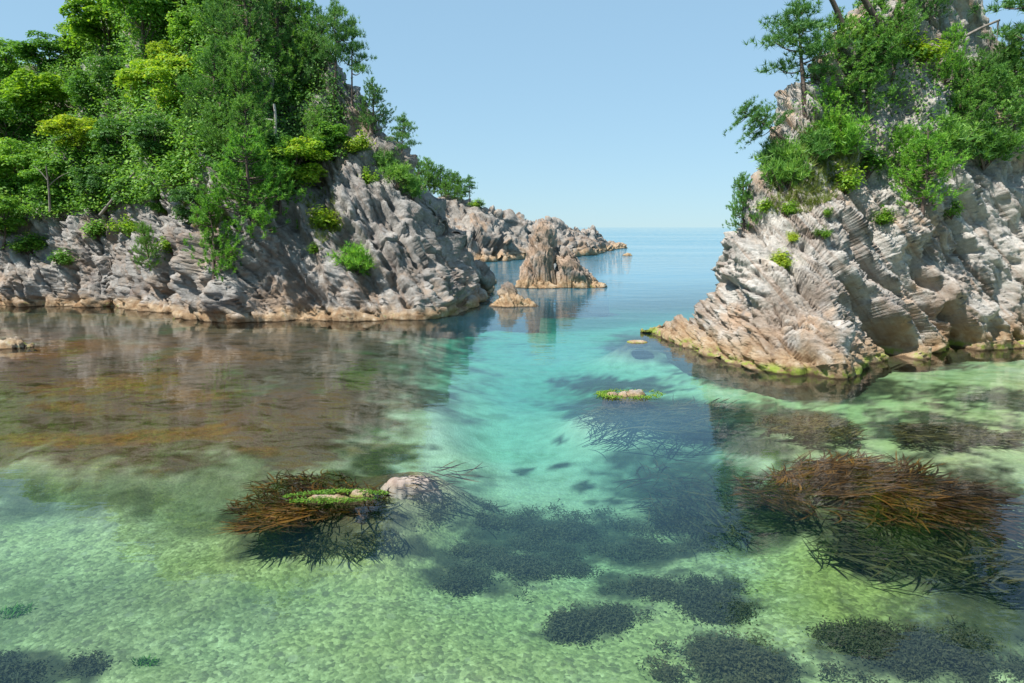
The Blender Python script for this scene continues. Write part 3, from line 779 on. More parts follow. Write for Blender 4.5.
def make_broad(seed, flat=1.0, n_leaf=7600, trunk=True, leaf=.18):
    """crown about 3.4 m wide and high, on a forked trunk, 4 m in all"""
    rng = np.random.default_rng(seed)
    cz = 2.0; lobes = []
    for k in range(34):
        d = unit(rng.normal(size=3)); r = rng.uniform(.5, 1.0)
        lobes.append((np.array([0, 0, cz]) + d * np.array([1.45, 1.45, 1.5 * flat]) * r, rng.uniform(.32, .66)))
    C, D = [], []
    per = n_leaf // len(lobes)
    for (c, r) in lobes:
        d = unit(rng.normal(size=(per, 3))); d[:, 2] = np.where(d[:, 2] < -.35, -d[:, 2], d[:, 2])
        rr = r * rng.uniform(.55, 1.12, per) ** .6
        p = c + d * rr[:, None] * np.array([1.1, 1.1, .8])
        C.append(p); D.append(unit(d * .6 + np.array([0, 0, .8]) + .45 * rng.normal(size=(per, 3))))
    V, F = leaf_quads(np.concatenate(C), np.concatenate(D), leaf, rng)
    tp = curve(np.array([0, 0, -.6]), np.array([.1, .05, 2.4]), np.array([.15, -.1, 0]), 7)
    parts = [tube(tp, np.linspace(.11, .04, 7))]
    for k in range(0, 34, 4):
        f = rng.uniform(.3, .8); p = tp[int(f * 6)]
        parts.append(tube(curve(p, lobes[k][0], np.array([0, 0, -.15]), 5), np.linspace(.04, .012, 5), 5))
    tv, tf = join(parts)
    return mesh_np('broadleaf_trunk', tv, tf, True), (V, F)

def make_shrub(seed, n_leaf=1500, leaf=.13, needles=False):
    """low dome 1.6 m wide, 1.2 m high"""
    rng = np.random.default_rng(seed)
    C, D = [], []; parts = []
    for k in range(14):
        az = rng.uniform(0, 6.283); el = rng.uniform(.25, 1.45); r = rng.uniform(.45, .85)
        e = np.array([math.cos(az) * math.cos(el) * r, math.sin(az) * math.cos(el) * r, math.sin(el) * r * 1.15 + .05])
        parts.append(tube(curve(np.array([0, 0, -.25]), e, np.array([0, 0, .08]), 5), np.linspace(.022, .006, 5), 4))
        m_ = n_leaf // 14
        if needles: m_ = 22
        t = rng.uniform(.45, 1.05, m_)[:, None]
        p = e * t + rng.normal(size=(m_, 3)) * .13
        C.append(p); D.append(unit(unit(p) * .6 + np.array([0, 0, .6]) + .4 * rng.normal(size=p.shape)))
    C = np.concatenate(C); D = np.concatenate(D)
    V, F = needle_tufts(C, D, 12, .22, .026, rng, .7) if needles else leaf_quads(C, D, leaf, rng)
    tv, tf = join(parts)
    return mesh_np('shrub_stems', tv, tf, True), (V, F)

PINES = {st: [make_pine(100 + 7 * k + (50 if st == 'open' else 0), st) for k in range(n_)] for st, n_ in (('dense', 4), ('open', 3))}
BROADS = [make_broad(200 + k, f) for k, f in enumerate((1.0, .8, 1.1, .9))]
SHRUBS = [make_shrub(300 + k) for k in range(3)]
PSHRUBS = [make_shrub(340 + k, needles=True) for k in range(2)]
_crowns = {}
def crown_mesh(key, arr, tone):
    k = (key, tone)
    if k not in _crowns:
        me = mesh_np('crown_' + tone, *arr); me.materials.append(M[tone]); _crowns[k] = me
    return _crowns[k]

TERR = {}
for nm, o, V in (('head', head, headV), ('isl', isl, islV), ('prom', prom, promV)):
    TERR[nm] = BVHTree.FromPolygons([Vector(v) for v in V], [tuple(p.vertices) for p in o.data.polygons])

def hit(px, py, which):
    d = ray(px, py); d = Vector(d / np.linalg.norm(d))
    h = TERR[which].ray_cast(Vector(CAM), d)
    return h[0], h[1]

rngp = random.Random(5)
def plant(kind, px, py, hpx, tone, which, label, group=None, wide=1.0, var=None, cat=None, lean=0.0, sink=.1, Y=None):
    """px, py: where it stands; hpx: how tall it shows"""
    p, nrm = hit(px, py, which)
    if p is None:
        if Y is None: Y = {'head': 45, 'isl': 28, 'prom': 100}[which]
        p = Vector(at(px, py, Y))
    elif Y is not None: p = Vector(at(px, py, Y))
    dist = (np.array(p) - CAM) @ FWD
    hm = hpx * dist / FPX
    lib, name, base = {'pine': (PINES['dense'], 'pine_tree', 4.1), 'open': (PINES['open'], 'pine_tree', 4.2), 'broad': (BROADS, 'broadleaf_tree', 4.0),
                       'shrub': (SHRUBS, 'shrub', 1.15), 'pshrub': (PSHRUBS, 'pine_shrub', 1.2)}[kind]
    v = (var if var is not None else rngp.randrange(len(lib))) % len(lib)
    tm, ca = lib[v]
    e = bpy.data.objects.new(name, None); COL.objects.link(e)
    e.empty_display_size = .2
    s = hm / base
    e.location = p - Vector((0, 0, sink * s)); e.rotation_euler = (rngp.uniform(-.06, .06), lean + rngp.uniform(-.06, .06), rngp.uniform(0, 6.28))
    if lean: e.rotation_euler[2] = 0
    e.scale = (s * wide, s * wide, s)
    tag(e, label, cat or {'pine': 'pine tree', 'open': 'pine tree', 'broad': 'tree', 'shrub': 'shrub', 'pshrub': 'shrub'}[kind], group)
    pn = 'stems' if 'shrub' in kind else 'trunk'
    obj(pn, tm, M['bark'], e)
    obj('crown' if pn == 'trunk' else 'foliage', crown_mesh((kind, v), ca, tone), None, e)
    return e

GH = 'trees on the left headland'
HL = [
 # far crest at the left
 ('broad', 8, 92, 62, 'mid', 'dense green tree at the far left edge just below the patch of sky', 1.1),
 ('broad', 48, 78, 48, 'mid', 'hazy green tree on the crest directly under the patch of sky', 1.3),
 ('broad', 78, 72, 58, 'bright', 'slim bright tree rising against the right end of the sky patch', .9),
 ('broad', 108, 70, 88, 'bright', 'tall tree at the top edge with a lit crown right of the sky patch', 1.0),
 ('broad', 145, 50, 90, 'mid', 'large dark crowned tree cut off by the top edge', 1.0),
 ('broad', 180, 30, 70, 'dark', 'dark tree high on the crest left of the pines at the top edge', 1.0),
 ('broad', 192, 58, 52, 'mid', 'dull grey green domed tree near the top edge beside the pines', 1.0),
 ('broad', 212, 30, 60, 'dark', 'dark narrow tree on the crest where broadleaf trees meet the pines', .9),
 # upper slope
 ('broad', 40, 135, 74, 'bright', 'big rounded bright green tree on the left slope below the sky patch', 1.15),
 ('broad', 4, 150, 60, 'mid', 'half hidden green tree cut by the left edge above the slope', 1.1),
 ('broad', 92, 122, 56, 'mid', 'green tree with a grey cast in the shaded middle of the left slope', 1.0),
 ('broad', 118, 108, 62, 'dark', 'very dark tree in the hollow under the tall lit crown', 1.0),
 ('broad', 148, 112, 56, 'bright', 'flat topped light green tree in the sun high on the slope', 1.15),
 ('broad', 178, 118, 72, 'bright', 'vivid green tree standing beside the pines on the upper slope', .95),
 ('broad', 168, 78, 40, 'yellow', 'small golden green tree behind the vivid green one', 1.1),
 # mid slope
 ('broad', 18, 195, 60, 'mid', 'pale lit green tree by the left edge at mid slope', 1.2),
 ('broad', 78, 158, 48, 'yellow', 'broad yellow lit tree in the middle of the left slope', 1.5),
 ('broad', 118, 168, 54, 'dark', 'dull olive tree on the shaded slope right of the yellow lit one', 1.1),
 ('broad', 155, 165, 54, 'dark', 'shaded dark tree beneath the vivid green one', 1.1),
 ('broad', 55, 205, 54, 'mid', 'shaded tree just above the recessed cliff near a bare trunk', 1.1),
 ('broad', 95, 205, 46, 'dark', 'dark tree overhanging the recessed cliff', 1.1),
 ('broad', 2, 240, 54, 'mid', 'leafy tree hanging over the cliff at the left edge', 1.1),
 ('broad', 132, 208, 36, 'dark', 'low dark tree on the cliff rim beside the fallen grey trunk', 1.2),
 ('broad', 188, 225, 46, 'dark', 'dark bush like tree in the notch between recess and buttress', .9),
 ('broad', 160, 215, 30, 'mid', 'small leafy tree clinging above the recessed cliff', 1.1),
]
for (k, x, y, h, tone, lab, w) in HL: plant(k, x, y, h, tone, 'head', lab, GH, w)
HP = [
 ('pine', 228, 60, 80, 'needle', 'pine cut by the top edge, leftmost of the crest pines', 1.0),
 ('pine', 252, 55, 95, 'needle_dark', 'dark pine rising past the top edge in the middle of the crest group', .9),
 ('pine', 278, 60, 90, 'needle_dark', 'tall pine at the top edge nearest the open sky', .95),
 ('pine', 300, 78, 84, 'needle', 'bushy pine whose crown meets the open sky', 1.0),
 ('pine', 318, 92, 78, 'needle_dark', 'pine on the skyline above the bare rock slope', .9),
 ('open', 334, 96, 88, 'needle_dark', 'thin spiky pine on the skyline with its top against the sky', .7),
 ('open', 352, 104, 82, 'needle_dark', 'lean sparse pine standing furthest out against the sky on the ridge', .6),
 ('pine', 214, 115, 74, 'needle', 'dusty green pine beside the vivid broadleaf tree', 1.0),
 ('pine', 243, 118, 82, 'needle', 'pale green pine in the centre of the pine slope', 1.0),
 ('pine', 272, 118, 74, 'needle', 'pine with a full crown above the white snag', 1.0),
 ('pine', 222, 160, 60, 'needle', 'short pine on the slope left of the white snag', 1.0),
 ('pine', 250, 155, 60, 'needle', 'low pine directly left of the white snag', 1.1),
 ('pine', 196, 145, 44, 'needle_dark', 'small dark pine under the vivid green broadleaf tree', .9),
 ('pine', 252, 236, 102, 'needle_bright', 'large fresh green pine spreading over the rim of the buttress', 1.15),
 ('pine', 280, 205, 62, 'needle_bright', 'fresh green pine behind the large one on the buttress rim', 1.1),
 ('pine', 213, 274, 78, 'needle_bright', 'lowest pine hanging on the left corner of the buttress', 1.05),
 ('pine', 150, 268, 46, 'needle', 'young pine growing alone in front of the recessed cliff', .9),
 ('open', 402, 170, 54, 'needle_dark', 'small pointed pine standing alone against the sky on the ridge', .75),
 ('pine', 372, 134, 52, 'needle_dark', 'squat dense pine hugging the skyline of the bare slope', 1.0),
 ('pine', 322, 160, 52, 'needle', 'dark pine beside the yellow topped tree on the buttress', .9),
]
for (k, x, y, h, tone, lab, w) in HP: plant(k, x, y, h, tone, 'head', lab, 'pines on the left headland', w)
HB = [
 ('broad', 290, 118, 46, 'mid', 'round green tree with a yellowed top among the pines', 1.1),
 ('broad', 300, 190, 62, 'bright', 'wide bright green tree over the middle of the buttress', 1.2),
 ('broad', 330, 172, 58, 'mid', 'leafy tree on the buttress at the left end of the bare slope', 1.1),
 ('broad', 275, 175, 46, 'mid', 'green tree just under the white snag', 1.1)]
for (k, x, y, h, tone, lab, w) in HB: plant(k, x, y, h, tone, 'head', lab, GH, w)
HS = [
 ('shrub', 360, 150, 22, 'yellow', 'yellow green shrub at the top of the bare slope', 1.2),
 ('shrub', 368, 184, 20, 'bright', 'bright shrub alone on the bare rock slope', 1.0),
 ('pshrub', 355, 272, 36, 'needle_bright', 'dense green shrub low on the rock face of the buttress', 1.05),
 ('shrub', 322, 228, 26, 'yellow', 'straggly yellowish shrub on the buttress face', 1.1),
 ('shrub', 316, 252, 11, 'bright', 'tiny bright tuft of leaves on the buttress face', 1.5),
 ('pshrub', 396, 182, 26, 'needle', 'green shrub on the upper rock ridge', 1.1),
 ('pshrub', 412, 196, 26, 'needle', 'last green shrub down the rock ridge toward the sea', 1.0),
 ('pshrub', 384, 168, 26, 'needle_dark', 'dark shrub clinging to the rock ridge under the lone pine', 1.0),
 ('shrub', 30, 250, 22, 'mid', 'small shrub on the recessed cliff near the left edge', 1.4),
 ('shrub', 62, 262, 16, 'mid', 'tiny shrub on the recessed cliff between two grey ribs', 1.3),
 ('shrub', 128, 232, 20, 'bright', 'lit green shrub at the foot of the fallen grey trunk', 1.2),
 ('shrub', 100, 236, 20, 'mid', 'shaded shrub under the cliff rim', 1.3),
 ('shrub', 172, 250, 20, 'bright', 'leafy shrub beside the young pine at the recess', 1.2)]
for (k, x, y, h, tone, lab, w) in HS: plant(k, x, y, h, tone, 'head', lab, 'shrubs on the left headland', w)

FL = 'pine row along the distant ridge'
for i, (x, y, h, w) in enumerate([(418, 186, 28, 1.0), (426, 188, 30, 1.0), (434, 190, 27, 1.1), (441, 192, 26, 1.0), (448, 194, 24, 1.1), (455, 196, 24, 1.0), (462, 198, 21, 1.1), (429, 194, 22, 1.2), (445, 198, 18, 1.3), (458, 201, 15, 1.3)]):
    plant('pine', x, y, h, 'needle', 'prom', 'small dense pine in the unbroken row on the distant ridge behind the headland', FL, w)
plant('open', 469, 203, 27, 'needle_dark', 'prom', 'thin hazy pine at the seaward end of the distant ridge row', FL, .8)
plant('shrub', 478, 206, 9, 'bright', 'prom', 'small bright shrub past the end of the distant pine row', None, 1.6)

GI = 'pines on the right islet'
IP = [
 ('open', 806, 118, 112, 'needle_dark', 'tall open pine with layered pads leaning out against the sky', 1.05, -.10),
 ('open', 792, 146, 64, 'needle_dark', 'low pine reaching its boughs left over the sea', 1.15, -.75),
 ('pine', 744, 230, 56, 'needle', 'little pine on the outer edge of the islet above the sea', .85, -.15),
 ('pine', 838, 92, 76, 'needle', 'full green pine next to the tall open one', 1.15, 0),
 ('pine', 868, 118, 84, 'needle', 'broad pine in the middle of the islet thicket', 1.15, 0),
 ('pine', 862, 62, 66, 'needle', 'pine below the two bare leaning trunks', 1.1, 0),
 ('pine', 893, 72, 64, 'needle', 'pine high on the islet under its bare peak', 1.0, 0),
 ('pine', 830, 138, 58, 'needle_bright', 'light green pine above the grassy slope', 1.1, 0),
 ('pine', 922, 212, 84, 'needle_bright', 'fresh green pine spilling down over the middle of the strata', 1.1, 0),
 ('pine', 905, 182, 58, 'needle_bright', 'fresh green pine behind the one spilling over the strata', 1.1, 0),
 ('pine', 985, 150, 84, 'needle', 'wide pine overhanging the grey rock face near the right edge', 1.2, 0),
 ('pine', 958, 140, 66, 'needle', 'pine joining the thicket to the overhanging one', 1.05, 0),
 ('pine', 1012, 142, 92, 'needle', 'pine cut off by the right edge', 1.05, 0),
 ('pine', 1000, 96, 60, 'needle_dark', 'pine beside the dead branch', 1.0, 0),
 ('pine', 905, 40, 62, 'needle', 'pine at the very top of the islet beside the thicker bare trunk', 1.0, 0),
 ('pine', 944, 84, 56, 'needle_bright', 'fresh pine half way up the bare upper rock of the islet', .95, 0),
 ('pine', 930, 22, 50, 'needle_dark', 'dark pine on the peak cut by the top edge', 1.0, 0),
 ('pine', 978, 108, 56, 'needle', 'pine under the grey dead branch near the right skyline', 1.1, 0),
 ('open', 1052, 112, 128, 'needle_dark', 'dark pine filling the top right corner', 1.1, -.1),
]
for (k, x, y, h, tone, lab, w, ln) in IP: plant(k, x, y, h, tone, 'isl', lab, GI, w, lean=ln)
IS = [
 ('pshrub', 786, 186, 56, 'needle', 'dense green shrub on the seaward shoulder of the islet', .8),
 ('pshrub', 772, 166, 34, 'needle_dark', 'dark shrub at the skyline below the reaching pine', .9),
 ('pshrub', 808, 158, 40, 'needle', 'green shrub between the grass and the pines', .95),
 ('shrub', 918, 60, 32, 'yellow', 'glossy yellow green bush high in the islet thicket', 1.2),
 ('shrub', 845, 188, 30, 'bright', 'pale leafy shrub at the lower rim of the thicket', 1.1),
 ('shrub', 868, 170, 28, 'mid', 'leafy shrub beneath the pines in the middle of the islet', 1.2),
 ('pshrub', 946, 150, 44, 'needle', 'green shrub at the left end of the overhanging pines', 1.2),
 ('pshrub', 985, 158, 40, 'needle', 'low dense shrub hanging under the overhanging pines', 1.4),
 ('pshrub', 838, 152, 46, 'needle_bright', 'light green dense shrub above the grass on the islet', 1.1),
 ('shrub', 884, 222, 16, 'bright', 'small bright shrub on the strata left of the spilling pine', 1.3),
 ('shrub', 952, 214, 18, 'mid', 'small shrub hanging below the spilling pine', 1.2),
 ('shrub', 823, 236, 12, 'bright', 'round green tuft on the bare strata', 1.1),
 ('shrub', 829, 216, 10, 'bright', 'tiny green tuft just above the round one', 1.1),
 ('shrub', 780, 266, 20, 'yellow', 'lime green plant low on the bare lit face', 1.1),
 ('shrub', 792, 240, 10, 'yellow', 'lime green sprig above the low plant on the lit face', 1.4),
 ('shrub', 766, 210, 14, 'bright', 'small shrub on the outer rock above the sea', 1.2),
 ('shrub', 790, 212, 14, 'bright', 'small shrub under the dense shoulder shrub', 1.2)]
for (k, x, y, h, tone, lab, w) in IS: plant(k, x, y, h, tone, 'isl', lab, 'shrubs on the right islet', w)

# ------------------------------------------------------------------ dead wood
def snag(name, a, c, r0, r1, label, twigs=(), mat='snag'):
    a = np.array(a); c = np.array(c)
    parts = [tube(curve(a, c, np.array([.05, 0, .06]), 8), np.linspace(r0, r1, 8))]
    for (t, dv, ln) in twigs:
        p = a + (c - a) * t
        parts.append(tube(curve(p, p + np.array(dv) * ln, np.array([0, 0, .08 * ln]), 5), np.linspace(r1 * 1.1, r1 * .3, 5), 5))
    V, F = join(parts)
    V = V - a
    return tag(obj(name, mesh_np(name, V, F, True), M[mat], loc=tuple(a)), label, 'dead tree')
def hp(px, py, which, off=0.0):
    p, n = hit(px, py, which)
    if p is None: return at(px, py, 40 if which == 'head' else 27)
    p = np.array(p); d = unit(CAM - p); return p + d * off
p = hp(275, 130, 'head'); q = at(274, 104, p[1] - 1.6); p = at(275, 134, p[1] - 1.6)
snag('dead_tree', p, q, .09, .06, 'bleached white snag standing among the pines', [(.45, (-1, 0, -.08), 1.6)])
p = hp(102, 214, 'head'); snag('dead_tree', at(100, 215, p[1] - .8), at(135, 172, p[1] - 1.4), .09, .05, 'grey fallen trunk leaning up across the shaded slope', [(.8, (.5, 0, .5), .9)], 'grey_wood')
p = hp(50, 210, 'head'); snag('dead_tree', at(50, 212, p[1] - 1), at(46, 166, p[1] - 1.6), .07, .035, 'forked bare trunk standing in the shade at left', [(.55, (.9, 0, .55), 1.5), (.7, (-.7, 0, .8), 1.0)], 'grey_wood')
p = hp(842, 40, 'isl'); snag('dead_tree', at(842, 24, p[1] - .4), at(818, -22, p[1] - .8), .10, .07, 'thin bare trunk leaning left at the top edge over the islet', (), 'bark')
p = hp(886, 40, 'isl'); snag('dead_tree', at(886, 40, p[1] - .4), at(850, -20, p[1] - .9), .13, .09, 'thicker bare trunk leaning left beside the islet peak', [(.7, (-1, 0, .1), .7)], 'bark')
p = hp(968, 40, 'isl'); snag('dead_tree', at(962, 38, p[1] - .7), at(1000, 20, p[1] - 1.0), .06, .04, 'grey dead branch sticking out by the right skyline', [(.95, (.05, 0, -1), .9)], 'grey_wood')

# ------------------------------------------------------------------ undergrowth and grass (nobody could count them)
def in_poly(x, y, poly):
    c = False; j = len(poly) - 1
    for i in range(len(poly)):
        xi, yi = poly[i]; xj, yj = poly[j]
        if (yi > y) != (yj > y) and x < (xj - xi) * (y - yi) / (yj - yi) + xi: c = not c
        j = i
    return c

def scatter(poly, n, which, seed):
    rg = random.Random(seed)
    xs = [p[0] for p in poly]; ys = [p[1] for p in poly]; out = []
    k = 0
    while len(out) < n and k < n * 12:
        k += 1
        x = rg.uniform(min(xs), max(xs)); y = rg.uniform(min(ys), max(ys))
        if not in_poly(x, y, poly): continue
        p, nr_ = hit(x, y, which)
        if p is None: continue
        out.append((np.array(p), np.array(nr_)))
    return out

def undergrowth(name, poly, n, which, tone, per, spread, leaf, label, seed, needles=False):
    rng = np.random.default_rng(seed); C, D = [], []
    for p, nn in scatter(poly, n, which, seed):
        if nn @ (CAM - p) < 0: nn = -nn
        o = rng.normal(size=(per, 3)) * spread; o[:, 2] = np.abs(o[:, 2]) * .9
        C.append(p + nn * .12 + o); D.append(unit(nn * .5 + np.array([0, 0, .8]) + .5 * rng.normal(size=(per, 3))))
    C = np.concatenate(C); D = np.concatenate(D)
    V, F = needle_tufts(C, D, 9, leaf, .03, rng) if needles else leaf_quads(C, D, leaf, rng)
    o = obj(name, mesh_np(name, V, F), M[tone])
    return tag(o, label, 'undergrowth', kind='stuff')

undergrowth('undergrowth', [(-60, 40), (70, 60), (120, -10), (225, -20), (225, 120), (200, 185), (150, 205), (100, 215), (0, 225), (-60, 225)], 5200, 'head', 'mid', 20, .42, .2,
    'leafy undergrowth filling the gaps between trees on the left slope', 71)
undergrowth('undergrowth', [(215, -20), (285, 5), (335, 70), (345, 120), (320, 175), (290, 200), (240, 205), (200, 150)], 2200, 'head', 'dark', 16, .35, .17,
    'dark undergrowth between the pines on the left headland', 72)
undergrowth('undergrowth', [(800, 100), (870, 10), (905, 20), (930, 90), (990, 60), (1040, 110), (1040, 145), (960, 155), (930, 190), (860, 150), (810, 150)], 420, 'isl', 'mid', 14, .28, .13,
    'leafy undergrowth beneath the islet pines', 73)
def grass(poly, n, which, label, seed, L=.35):
    rng = np.random.default_rng(seed); C, D = [], []
    for p, nn in scatter(poly, n, which, seed):
        if nn @ (CAM - p) < 0: nn = -nn
        C.append(p); D.append(unit(nn * .5 + np.array([0, 0, .9])))
    V, F = needle_tufts(np.array(C), np.array(D), 12, L, .022, rng, .45)
    tag(obj('grass', mesh_np('grass', V, F), M['grass']), label, 'grass', kind='stuff')
grass([(800, 130), (850, 120), (862, 165), (835, 200), (805, 215), (790, 200)], 420, 'isl', 'pale wispy grass on the shoulder of the islet', 81)
grass([(770, 170), (800, 190), (800, 215), (765, 215)], 90, 'isl', 'thin grass on the outer rock of the islet', 82, .25)
grass([(300, 200), (335, 190), (345, 235), (318, 245)], 90, 'head', 'dry grass on the buttress rim', 83, .4)
grass([(225, 200), (180, 160), (160, 215), (215, 235)], 160, 'head', 'dry grass in the notch beside the buttress', 84, .4)
grass([(400, 170), (385, 150), (430, 205), (440, 215)], 60, 'head', 'thin grass along the rock ridge', 85, .4)

# ------------------------------------------------------------------ seaweed
def bed_at(px, py):
    d = ray(px, py); d = Vector(d / np.linalg.norm(d))
    h = BED.ray_cast(Vector(CAM), d)
    return np.array(h[0]) if h[0] is not None else onz(px, py, -1.2)

def ribbons(R, L, wd, flow, rise, top, rng, curl=.5, seg=6, fan=0.6, center=None):
    """blades rooted at R that rise toward 'top' and then trail along the flow"""
    n = len(R)
    fl = np.array([math.cos(flow), math.sin(flow), 0])
    az = rng.normal(size=n) * fan + flow
    if center is not None:
        rad = np.arctan2(R[:, 1] - center[1], R[:, 0] - center[0]); az = rad + rng.normal(size=n) * fan
    H0 = np.stack([np.cos(az), np.sin(az), np.zeros(n)], 1)
    if center is None: az = az + 1.5 * fbm(np.stack([R[:, 0] * .7, R[:, 1] * .7, R[:, 0] * 0 + 7.3], 1), 2, 88)
    bend = rng.normal(size=n) * curl
    len_ = L * rng.uniform(.45, 1.25, n)
    pts = [R.copy()]; cur = R.copy(); ang = az.copy()
    tgt = top - np.abs(rng.normal(size=n)) * rise * .5
    for k in range(seg):
        ang = ang + bend / seg
        step = len_ / seg
        up = (tgt - cur[:, 2]) / np.maximum(seg - k, 1) * 1.6
        up = np.clip(up, -step * .8, step * .8)
        hz = np.sqrt(np.maximum(step ** 2 - up ** 2, (step * .3) ** 2))
        cur = cur + np.stack([np.cos(ang) * hz, np.sin(ang) * hz, up], 1)
        cur[:, 2] = np.minimum(cur[:, 2], top)
        pts.append(cur.copy())
    P_ = np.stack(pts, 1)                                   # n, seg+1, 3
    T = unit(np.gradient(P_, axis=1))
    side = unit(np.cross(T, unit(rng.normal(size=(n, 1, 3)) * .4 + np.array([0, 0, 1.0]))))
    t = np.linspace(0, 1, seg + 1)
    wprof = np.clip(np.sin(np.pi * (t * .86 + .10)), .12, 1)
    ww = (wd * rng.uniform(.6, 1.4, n))[:, None] * wprof[None, :]
    A = P_ + side * ww[..., None] * .5; B = P_ - side * ww[..., None] * .5
    V = np.stack([A, B], 2).reshape(-1, 3)
    base = np.arange(n)[:, None] * (seg + 1) * 2; k = np.arange(seg)[None, :] * 2
    a = (base + k).ravel()
    F = np.stack([a, a + 1, a + 3, a + 2], 1)
    return V, F

def kelp(name, px, py, rx, ry, n, L, wd, flow, tone, label, top=-.05, rise=.15, fan=.6, curl=.6, seed=0, radial=False, group='seaweed beds in the cove', cat='seaweed', root=None):
    """root: how far below 'top' the blades start (None: on the seabed)"""
    rng = np.random.default_rng(seed + 900)
    if root is None:
        c0 = bed_at(px, py); zc = c0[2]
    else:
        zc = top - root * .5; c0 = onz(px, py, zc)
    ex = abs(onz(px + rx, py, zc)[0] - c0[0]); ey = .5 * abs(onz(px, py - ry, zc)[1] - onz(px, py + ry, zc)[1])
    a = rng.uniform(0, 6.283, n); r = np.sqrt(rng.uniform(0, 1, n))
    R = np.stack([c0[0] + np.cos(a) * r * ex, c0[1] + np.sin(a) * r * ey, np.zeros(n)], 1)
    keep = (r + .8 * fbm(R * np.array([1.3, 1.3, 0]) + seed, 3, seed)) < .85
    R = R[keep]; n = len(R)
    R[:, 2] = bed_z(R) - .02
    if root is not None: R[:, 2] = np.maximum(R[:, 2], top - root * rng.uniform(.2, 1.2, len(R)))
    V, F = ribbons(R, L, wd, flow, rise, top, rng, curl, 7, fan, c0 if radial else None)
    V = V - np.array([c0[0], c0[1], c0[2]])
    o = obj(name, mesh_np(name, V, F, True), M[tone], loc=tuple(c0))
    return tag(o, label, cat, group)

def weed_bush(px, py, rx, ry, n, hgt, tone, label, seed, leaf=.055, group='seaweed beds in the cove'):
    """bushy weed: many small fronds in uneven lumps over a ragged patch of the bed"""
    rng = np.random.default_rng(seed + 700)
    c0 = bed_at(px, py)
    ex = abs(onz(px + rx, py, c0[2])[0] - c0[0]); ey = .5 * abs(onz(px, py - ry, c0[2])[1] - onz(px, py + ry, c0[2])[1])
    m_ = n // 20
    a = rng.uniform(0, 6.283, m_ * 3); r = np.sqrt(rng.uniform(0, 2.4, m_ * 3))
    R = np.stack([c0[0] + np.cos(a) * r * ex, c0[1] + np.sin(a) * r * ey, np.zeros(m_ * 3)], 1)
    kp = (r + 2.6 * fbm(R * np.array([1.5, 1.5, 0]) + seed, 4, seed) + .22 * rng.normal(size=len(r))) < .70
    R = R[kp][:m_]; r = r[kp][:m_]
    R[:, 2] = bed_z(R)
    hh = hgt * rng.uniform(.25, 1.15, len(R)) * (1.05 - .5 * np.clip(r, 0, 1))
    t = rng.uniform(0, 1, (len(R), 34))
    tilt = rng.normal(size=(len(R), 1, 3)) * np.array([.5, .5, 0])
    C = R[:, None, :] + (tilt + np.array([0, 0, 1.0])) * (t * hh[:, None])[..., None] + rng.normal(size=(len(R), 34, 3)) * np.array([.085, .085, .02])
    C = C.reshape(-1, 3); D = unit(.55 * rng.normal(size=C.shape) + np.array([0, 0, 1.0]))
    V, F = leaf_quads(C, D, leaf, rng, .38)
    o = obj('seaweed', mesh_np('seaweed', V - c0, F), M[tone], loc=tuple(c0))
    return tag(o, label, 'seaweed', group)

kelp('kelp', 850, 480, 92, 24, 1500, 1.0, 0.028, -.15, 'kelp', 'big mat of orange brown kelp floating at the surface in front of the islet', -.05, .16, 0.36, 0.54, 1, root=.22)
kelp('kelp', 935, 500, 60, 26, 1050, 1.0, 0.028, -.30, 'kelp', 'right part of the floating kelp mat trailing toward the right edge', -.05, .18, 0.27, 0.48, 2, root=.22)
kelp('kelp', 785, 500, 32, 24, 390, .6, 0.026, 2.8, 'kelp', 'loose kelp fringe at the left end of the floating mat', -.03, .2, 0.41, 0.54, 3, root=.2)
kelp('seaweed', 905, 548, 100, 34, 800, .8, 0.034, -.8, 'kelp_olive', 'dark olive weed sloping down under the floating kelp mat', -.36, .3, 0.32, 0.54, 4, root=.25)
kelp('seaweed', 1000, 560, 44, 40, 540, .9, 0.034, -.7, 'kelp_olive', 'dark weed with trailing blades at the right edge', -.10, .3, 0.23, 0.48, 5, root=.25)
weed_bush(940, 660, 84, 26, 9000, 0.20, 'kelp_dark', 'reddish brown weed in the bottom right corner', 6)
kelp('kelp', 318, 497, 74, 26, 1500, .50, 0.024, -2.6, 'kelp', 'orange kelp spreading around the green fringed rock', -.05, .10, 0.80, 1.3, 7, root=.2)
kelp('kelp', 296, 514, 40, 14, 480, .75, 0.027, -2.5, 'kelp', 'long orange kelp blades trailing left below the green fringed rock', -.03, .10, 0.23, 0.36, 8, root=.15)
kelp('kelp', 862, 505, 60, 12, 420, .8, 0.026, -.2, 'kelp', 'lower edge of the floating kelp mat over the dark hollow', -.10, .16, 0.4, 0.6, 24, root=.2)
kelp('kelp', 432, 480, 44, 14, 105, .6, 0.022, -.3, 'kelp', 'few reddish kelp blades beside the sunken pink rock', -.06, .15, 0.36, 0.48, 9, root=.15)
kelp('seaweed', 330, 538, 74, 16, 1350, .3, 0.020, -1.8, 'kelp_olive', 'dark weed under the orange kelp', -.35, .3, 0.54, 0.60, 10, root=.25)
weed_bush(590, 624, 40, 11, 5200, 0.20, 'kelp_dark', 'bushy dark weed clump alone on the pale pebbles', 11)
weed_bush(496, 568, 42, 20, 5200, 0.22, 'kelp_dark', 'rounded dark weed clump at the left end of the long weed band', 12)
weed_bush(570, 540, 105, 22, 11000, 0.24, 'kelp_dark', 'long band of dark weed across the middle of the cove', 13)
weed_bush(645, 592, 32, 9, 2600, 0.16, 'kelp_dark', 'small dark weed clump right of the long weed band', 14)
weed_bush(718, 604, 34, 17, 4000, 0.20, 'kelp_dark', 'ragged weed clump left of the kelp shadow', 15)
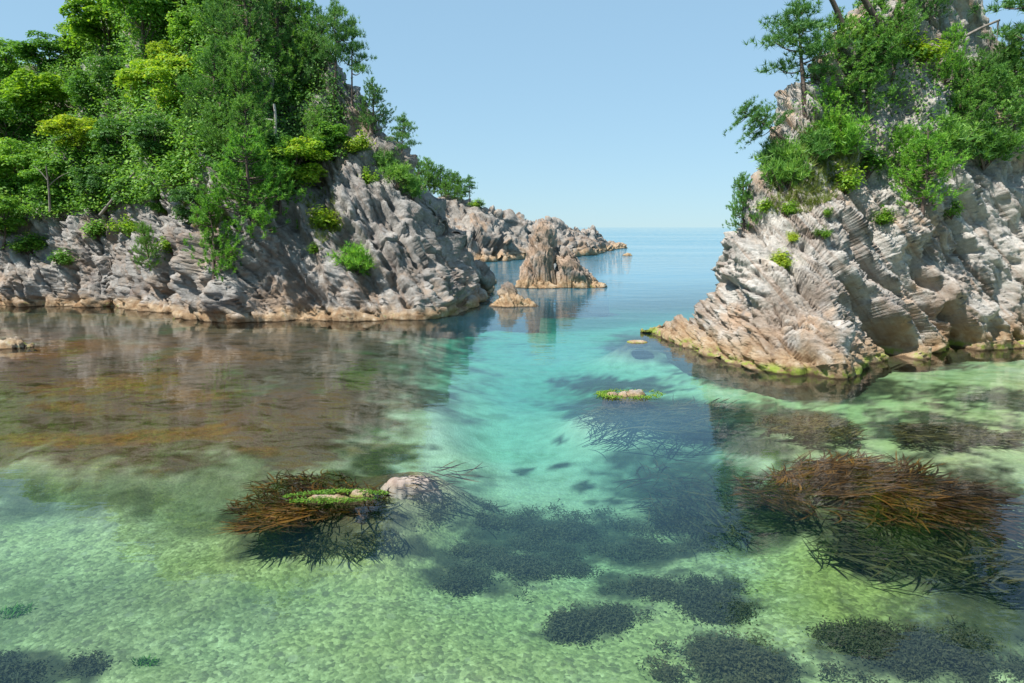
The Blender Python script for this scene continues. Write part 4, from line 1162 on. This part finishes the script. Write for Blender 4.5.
weed_bush(742, 666, 66, 20, 7500, 0.22, 'kelp_dark', 'wide dark weed clump at the bottom edge', 16)
kelp('kelp', 690, 490, 76, 34, 630, .8, 0.026, -.9, 'kelp_olive', 'long dim kelp blades in the blue shaded water', -.45, .3, 0.36, 0.48, 17, root=.3)
kelp('kelp', 655, 416, 105, 14, 750, 1.1, 0.030, .1, 'kelp_olive', 'dark kelp bed around the small pale rock', -.2, .3, 0.45, 0.54, 18, root=.3)
kelp('kelp', 806, 426, 46, 15, 1350, .4, 0.026, -.1, 'kelp_olive', 'brown weed patch over pale bottom between islet and kelp mat', -.15, .2, 0.54, 0.72, 19, root=.2)
kelp('kelp', 945, 432, 72, 10, 1350, .5, 0.026, -.1, 'kelp_olive', 'thin brown weed strip on pale bottom at the right', -.15, .15, 0.41, 0.54, 20, root=.15)
weed_bush(30, 672, 46, 10, 2400, 0.12, 'kelp_dark', 'small brown weed patch in the bottom left corner', 21)
kelp('seaweed', 145, 662, 14, 5, 260, .09, .015, 0, 'algae', 'tuft of bright green algae on the pebbles at lower left', -.7, .1, 1.35, 0.60, 22)
kelp('seaweed', 18, 612, 18, 6, 260, .09, .015, 0, 'algae', 'tuft of green algae at the left edge on the pebbles', -.7, .1, 1.35, 0.60, 23)
# green weed fringes on the foreground rock
rng = np.random.default_rng(4)
c0 = onz(334, 501)
a = rng.uniform(0, 6.283, 4200); r = np.sqrt(rng.uniform(0, 1.25, 4200))
R = np.stack([np.cos(a) * r * .80, .1 + np.sin(a) * r * .24 + .06 * np.cos(a) * r, np.full(4200, .03)], 1)
vv = (R[:, 1] - .1 - .06 * np.cos(a) * r) / .24
keep = (.9 * fbm(R * np.array([2.2, 6, 0]) + 3, 3, 8) + 1.1 * np.abs(vv + .12) + .8 * np.clip(-R[:, 0] - .35, 0, 1) - .72 > 0)
R = R[keep] + c0; R[:, 2] = .070 - .06 * np.clip(r[keep] - .7, 0, 1)
V, F = leaf_quads(R + rng.normal(size=R.shape) * np.array([.02, .02, .012]), unit(np.array([0, -.2, 1.0]) + .35 * rng.normal(size=R.shape)), .036, rng)
tag(obj('green_weed', mesh_np('green_weed', V - c0, F), M['algae'], loc=tuple(c0)), 'vivid green sea lettuce ringing the flat foreground rock', 'seaweed')

c0 = onz(631, 397) + np.array([0, .2, 0])
a = rng.uniform(0, 6.283, 1500); r = rng.uniform(.80, 1.10, 1500)
R = np.stack([np.cos(a) * r * .82, np.sin(a) * r * .42, np.full(1500, .035)], 1)
keep = fbm(R * np.array([2.5, 4, 0]) + 9, 3, 18) + .45 * (R[:, 0] < -.3) + .25 * (R[:, 1] < 0) > .1
R = R[keep]
V, F = leaf_quads(R + rng.normal(size=R.shape) * np.array([.05, .04, .02]), unit(np.array([0, -.3, 1.0]) + .35 * rng.normal(size=R.shape)), .055, rng)
tag(obj('green_weed', mesh_np('green_weed', V, F), M['algae'], loc=tuple(c0)), 'green weed edging the small flat pale rock near the islet', 'seaweed')

# ------------------------------------------------------------------ light, sky, camera
SUN = np.array([-.45, -.33, .83]); SUN /= np.linalg.norm(SUN)
el = math.asin(SUN[2]); az = math.atan2(SUN[0], SUN[1])
wd_ = bpy.data.worlds.new('World'); SC.world = wd_; wd_.use_nodes = True
nt = wd_.node_tree; nt.nodes.clear(); b = NB(nt)
sky = b.n('ShaderNodeTexSky', sky_type='NISHITA'); sky.sun_disc = False
sky.sun_elevation = el; sky.sun_rotation = az; sky.air_density = 1.0; sky.dust_density = 0.0; sky.ozone_density = 4.0
gm = b.n('ShaderNodeGamma'); b.l(sky.outputs[0], gm.inputs[0]); gm.inputs[1].default_value = .3      # hazy summer sky: a flat gradient
bg = b.n('ShaderNodeBackground'); b.l(b.mix(1.0, gm.outputs[0], (1.60, 2.28, 2.72), 'MULTIPLY'), bg.inputs[0]); bg.inputs[1].default_value = .12
out = b.n('ShaderNodeOutputWorld'); b.l(bg.outputs[0], out.inputs[0])
sl = bpy.data.lights.new('Sun', 'SUN'); sl.energy = 5.0; sl.angle = math.radians(.5); sl.color = (1, .96, .9)
so = bpy.data.objects.new('Sun', sl); COL.objects.link(so)
so.rotation_euler = Vector(SUN).to_track_quat('Z', 'Y').to_euler()
cd = bpy.data.cameras.new('Camera'); cam = bpy.data.objects.new('Camera', cd); COL.objects.link(cam)
cd.sensor_width = 36; cd.lens = 36 * FPX / W; cd.clip_end = 40000; cd.clip_start = .05
cam.location = CAM; cam.rotation_euler = (math.pi / 2 - PITCH, 0, 0)
SC.camera = cam
SC.view_settings.view_transform = 'Standard'; SC.view_settings.look = 'None'; SC.view_settings.exposure = 0.65; SC.view_settings.gamma = 1
SC.render.engine = 'CYCLES'
SC.cycles.use_denoising = True
SC.cycles.max_bounces = 8; SC.cycles.diffuse_bounces = 3; SC.cycles.glossy_bounces = 3; SC.cycles.transparent_max_bounces = 12
SC.cycles.transmission_bounces = 4; SC.cycles.volume_bounces = 0
SC.cycles.caustics_reflective = False; SC.cycles.caustics_refractive = False
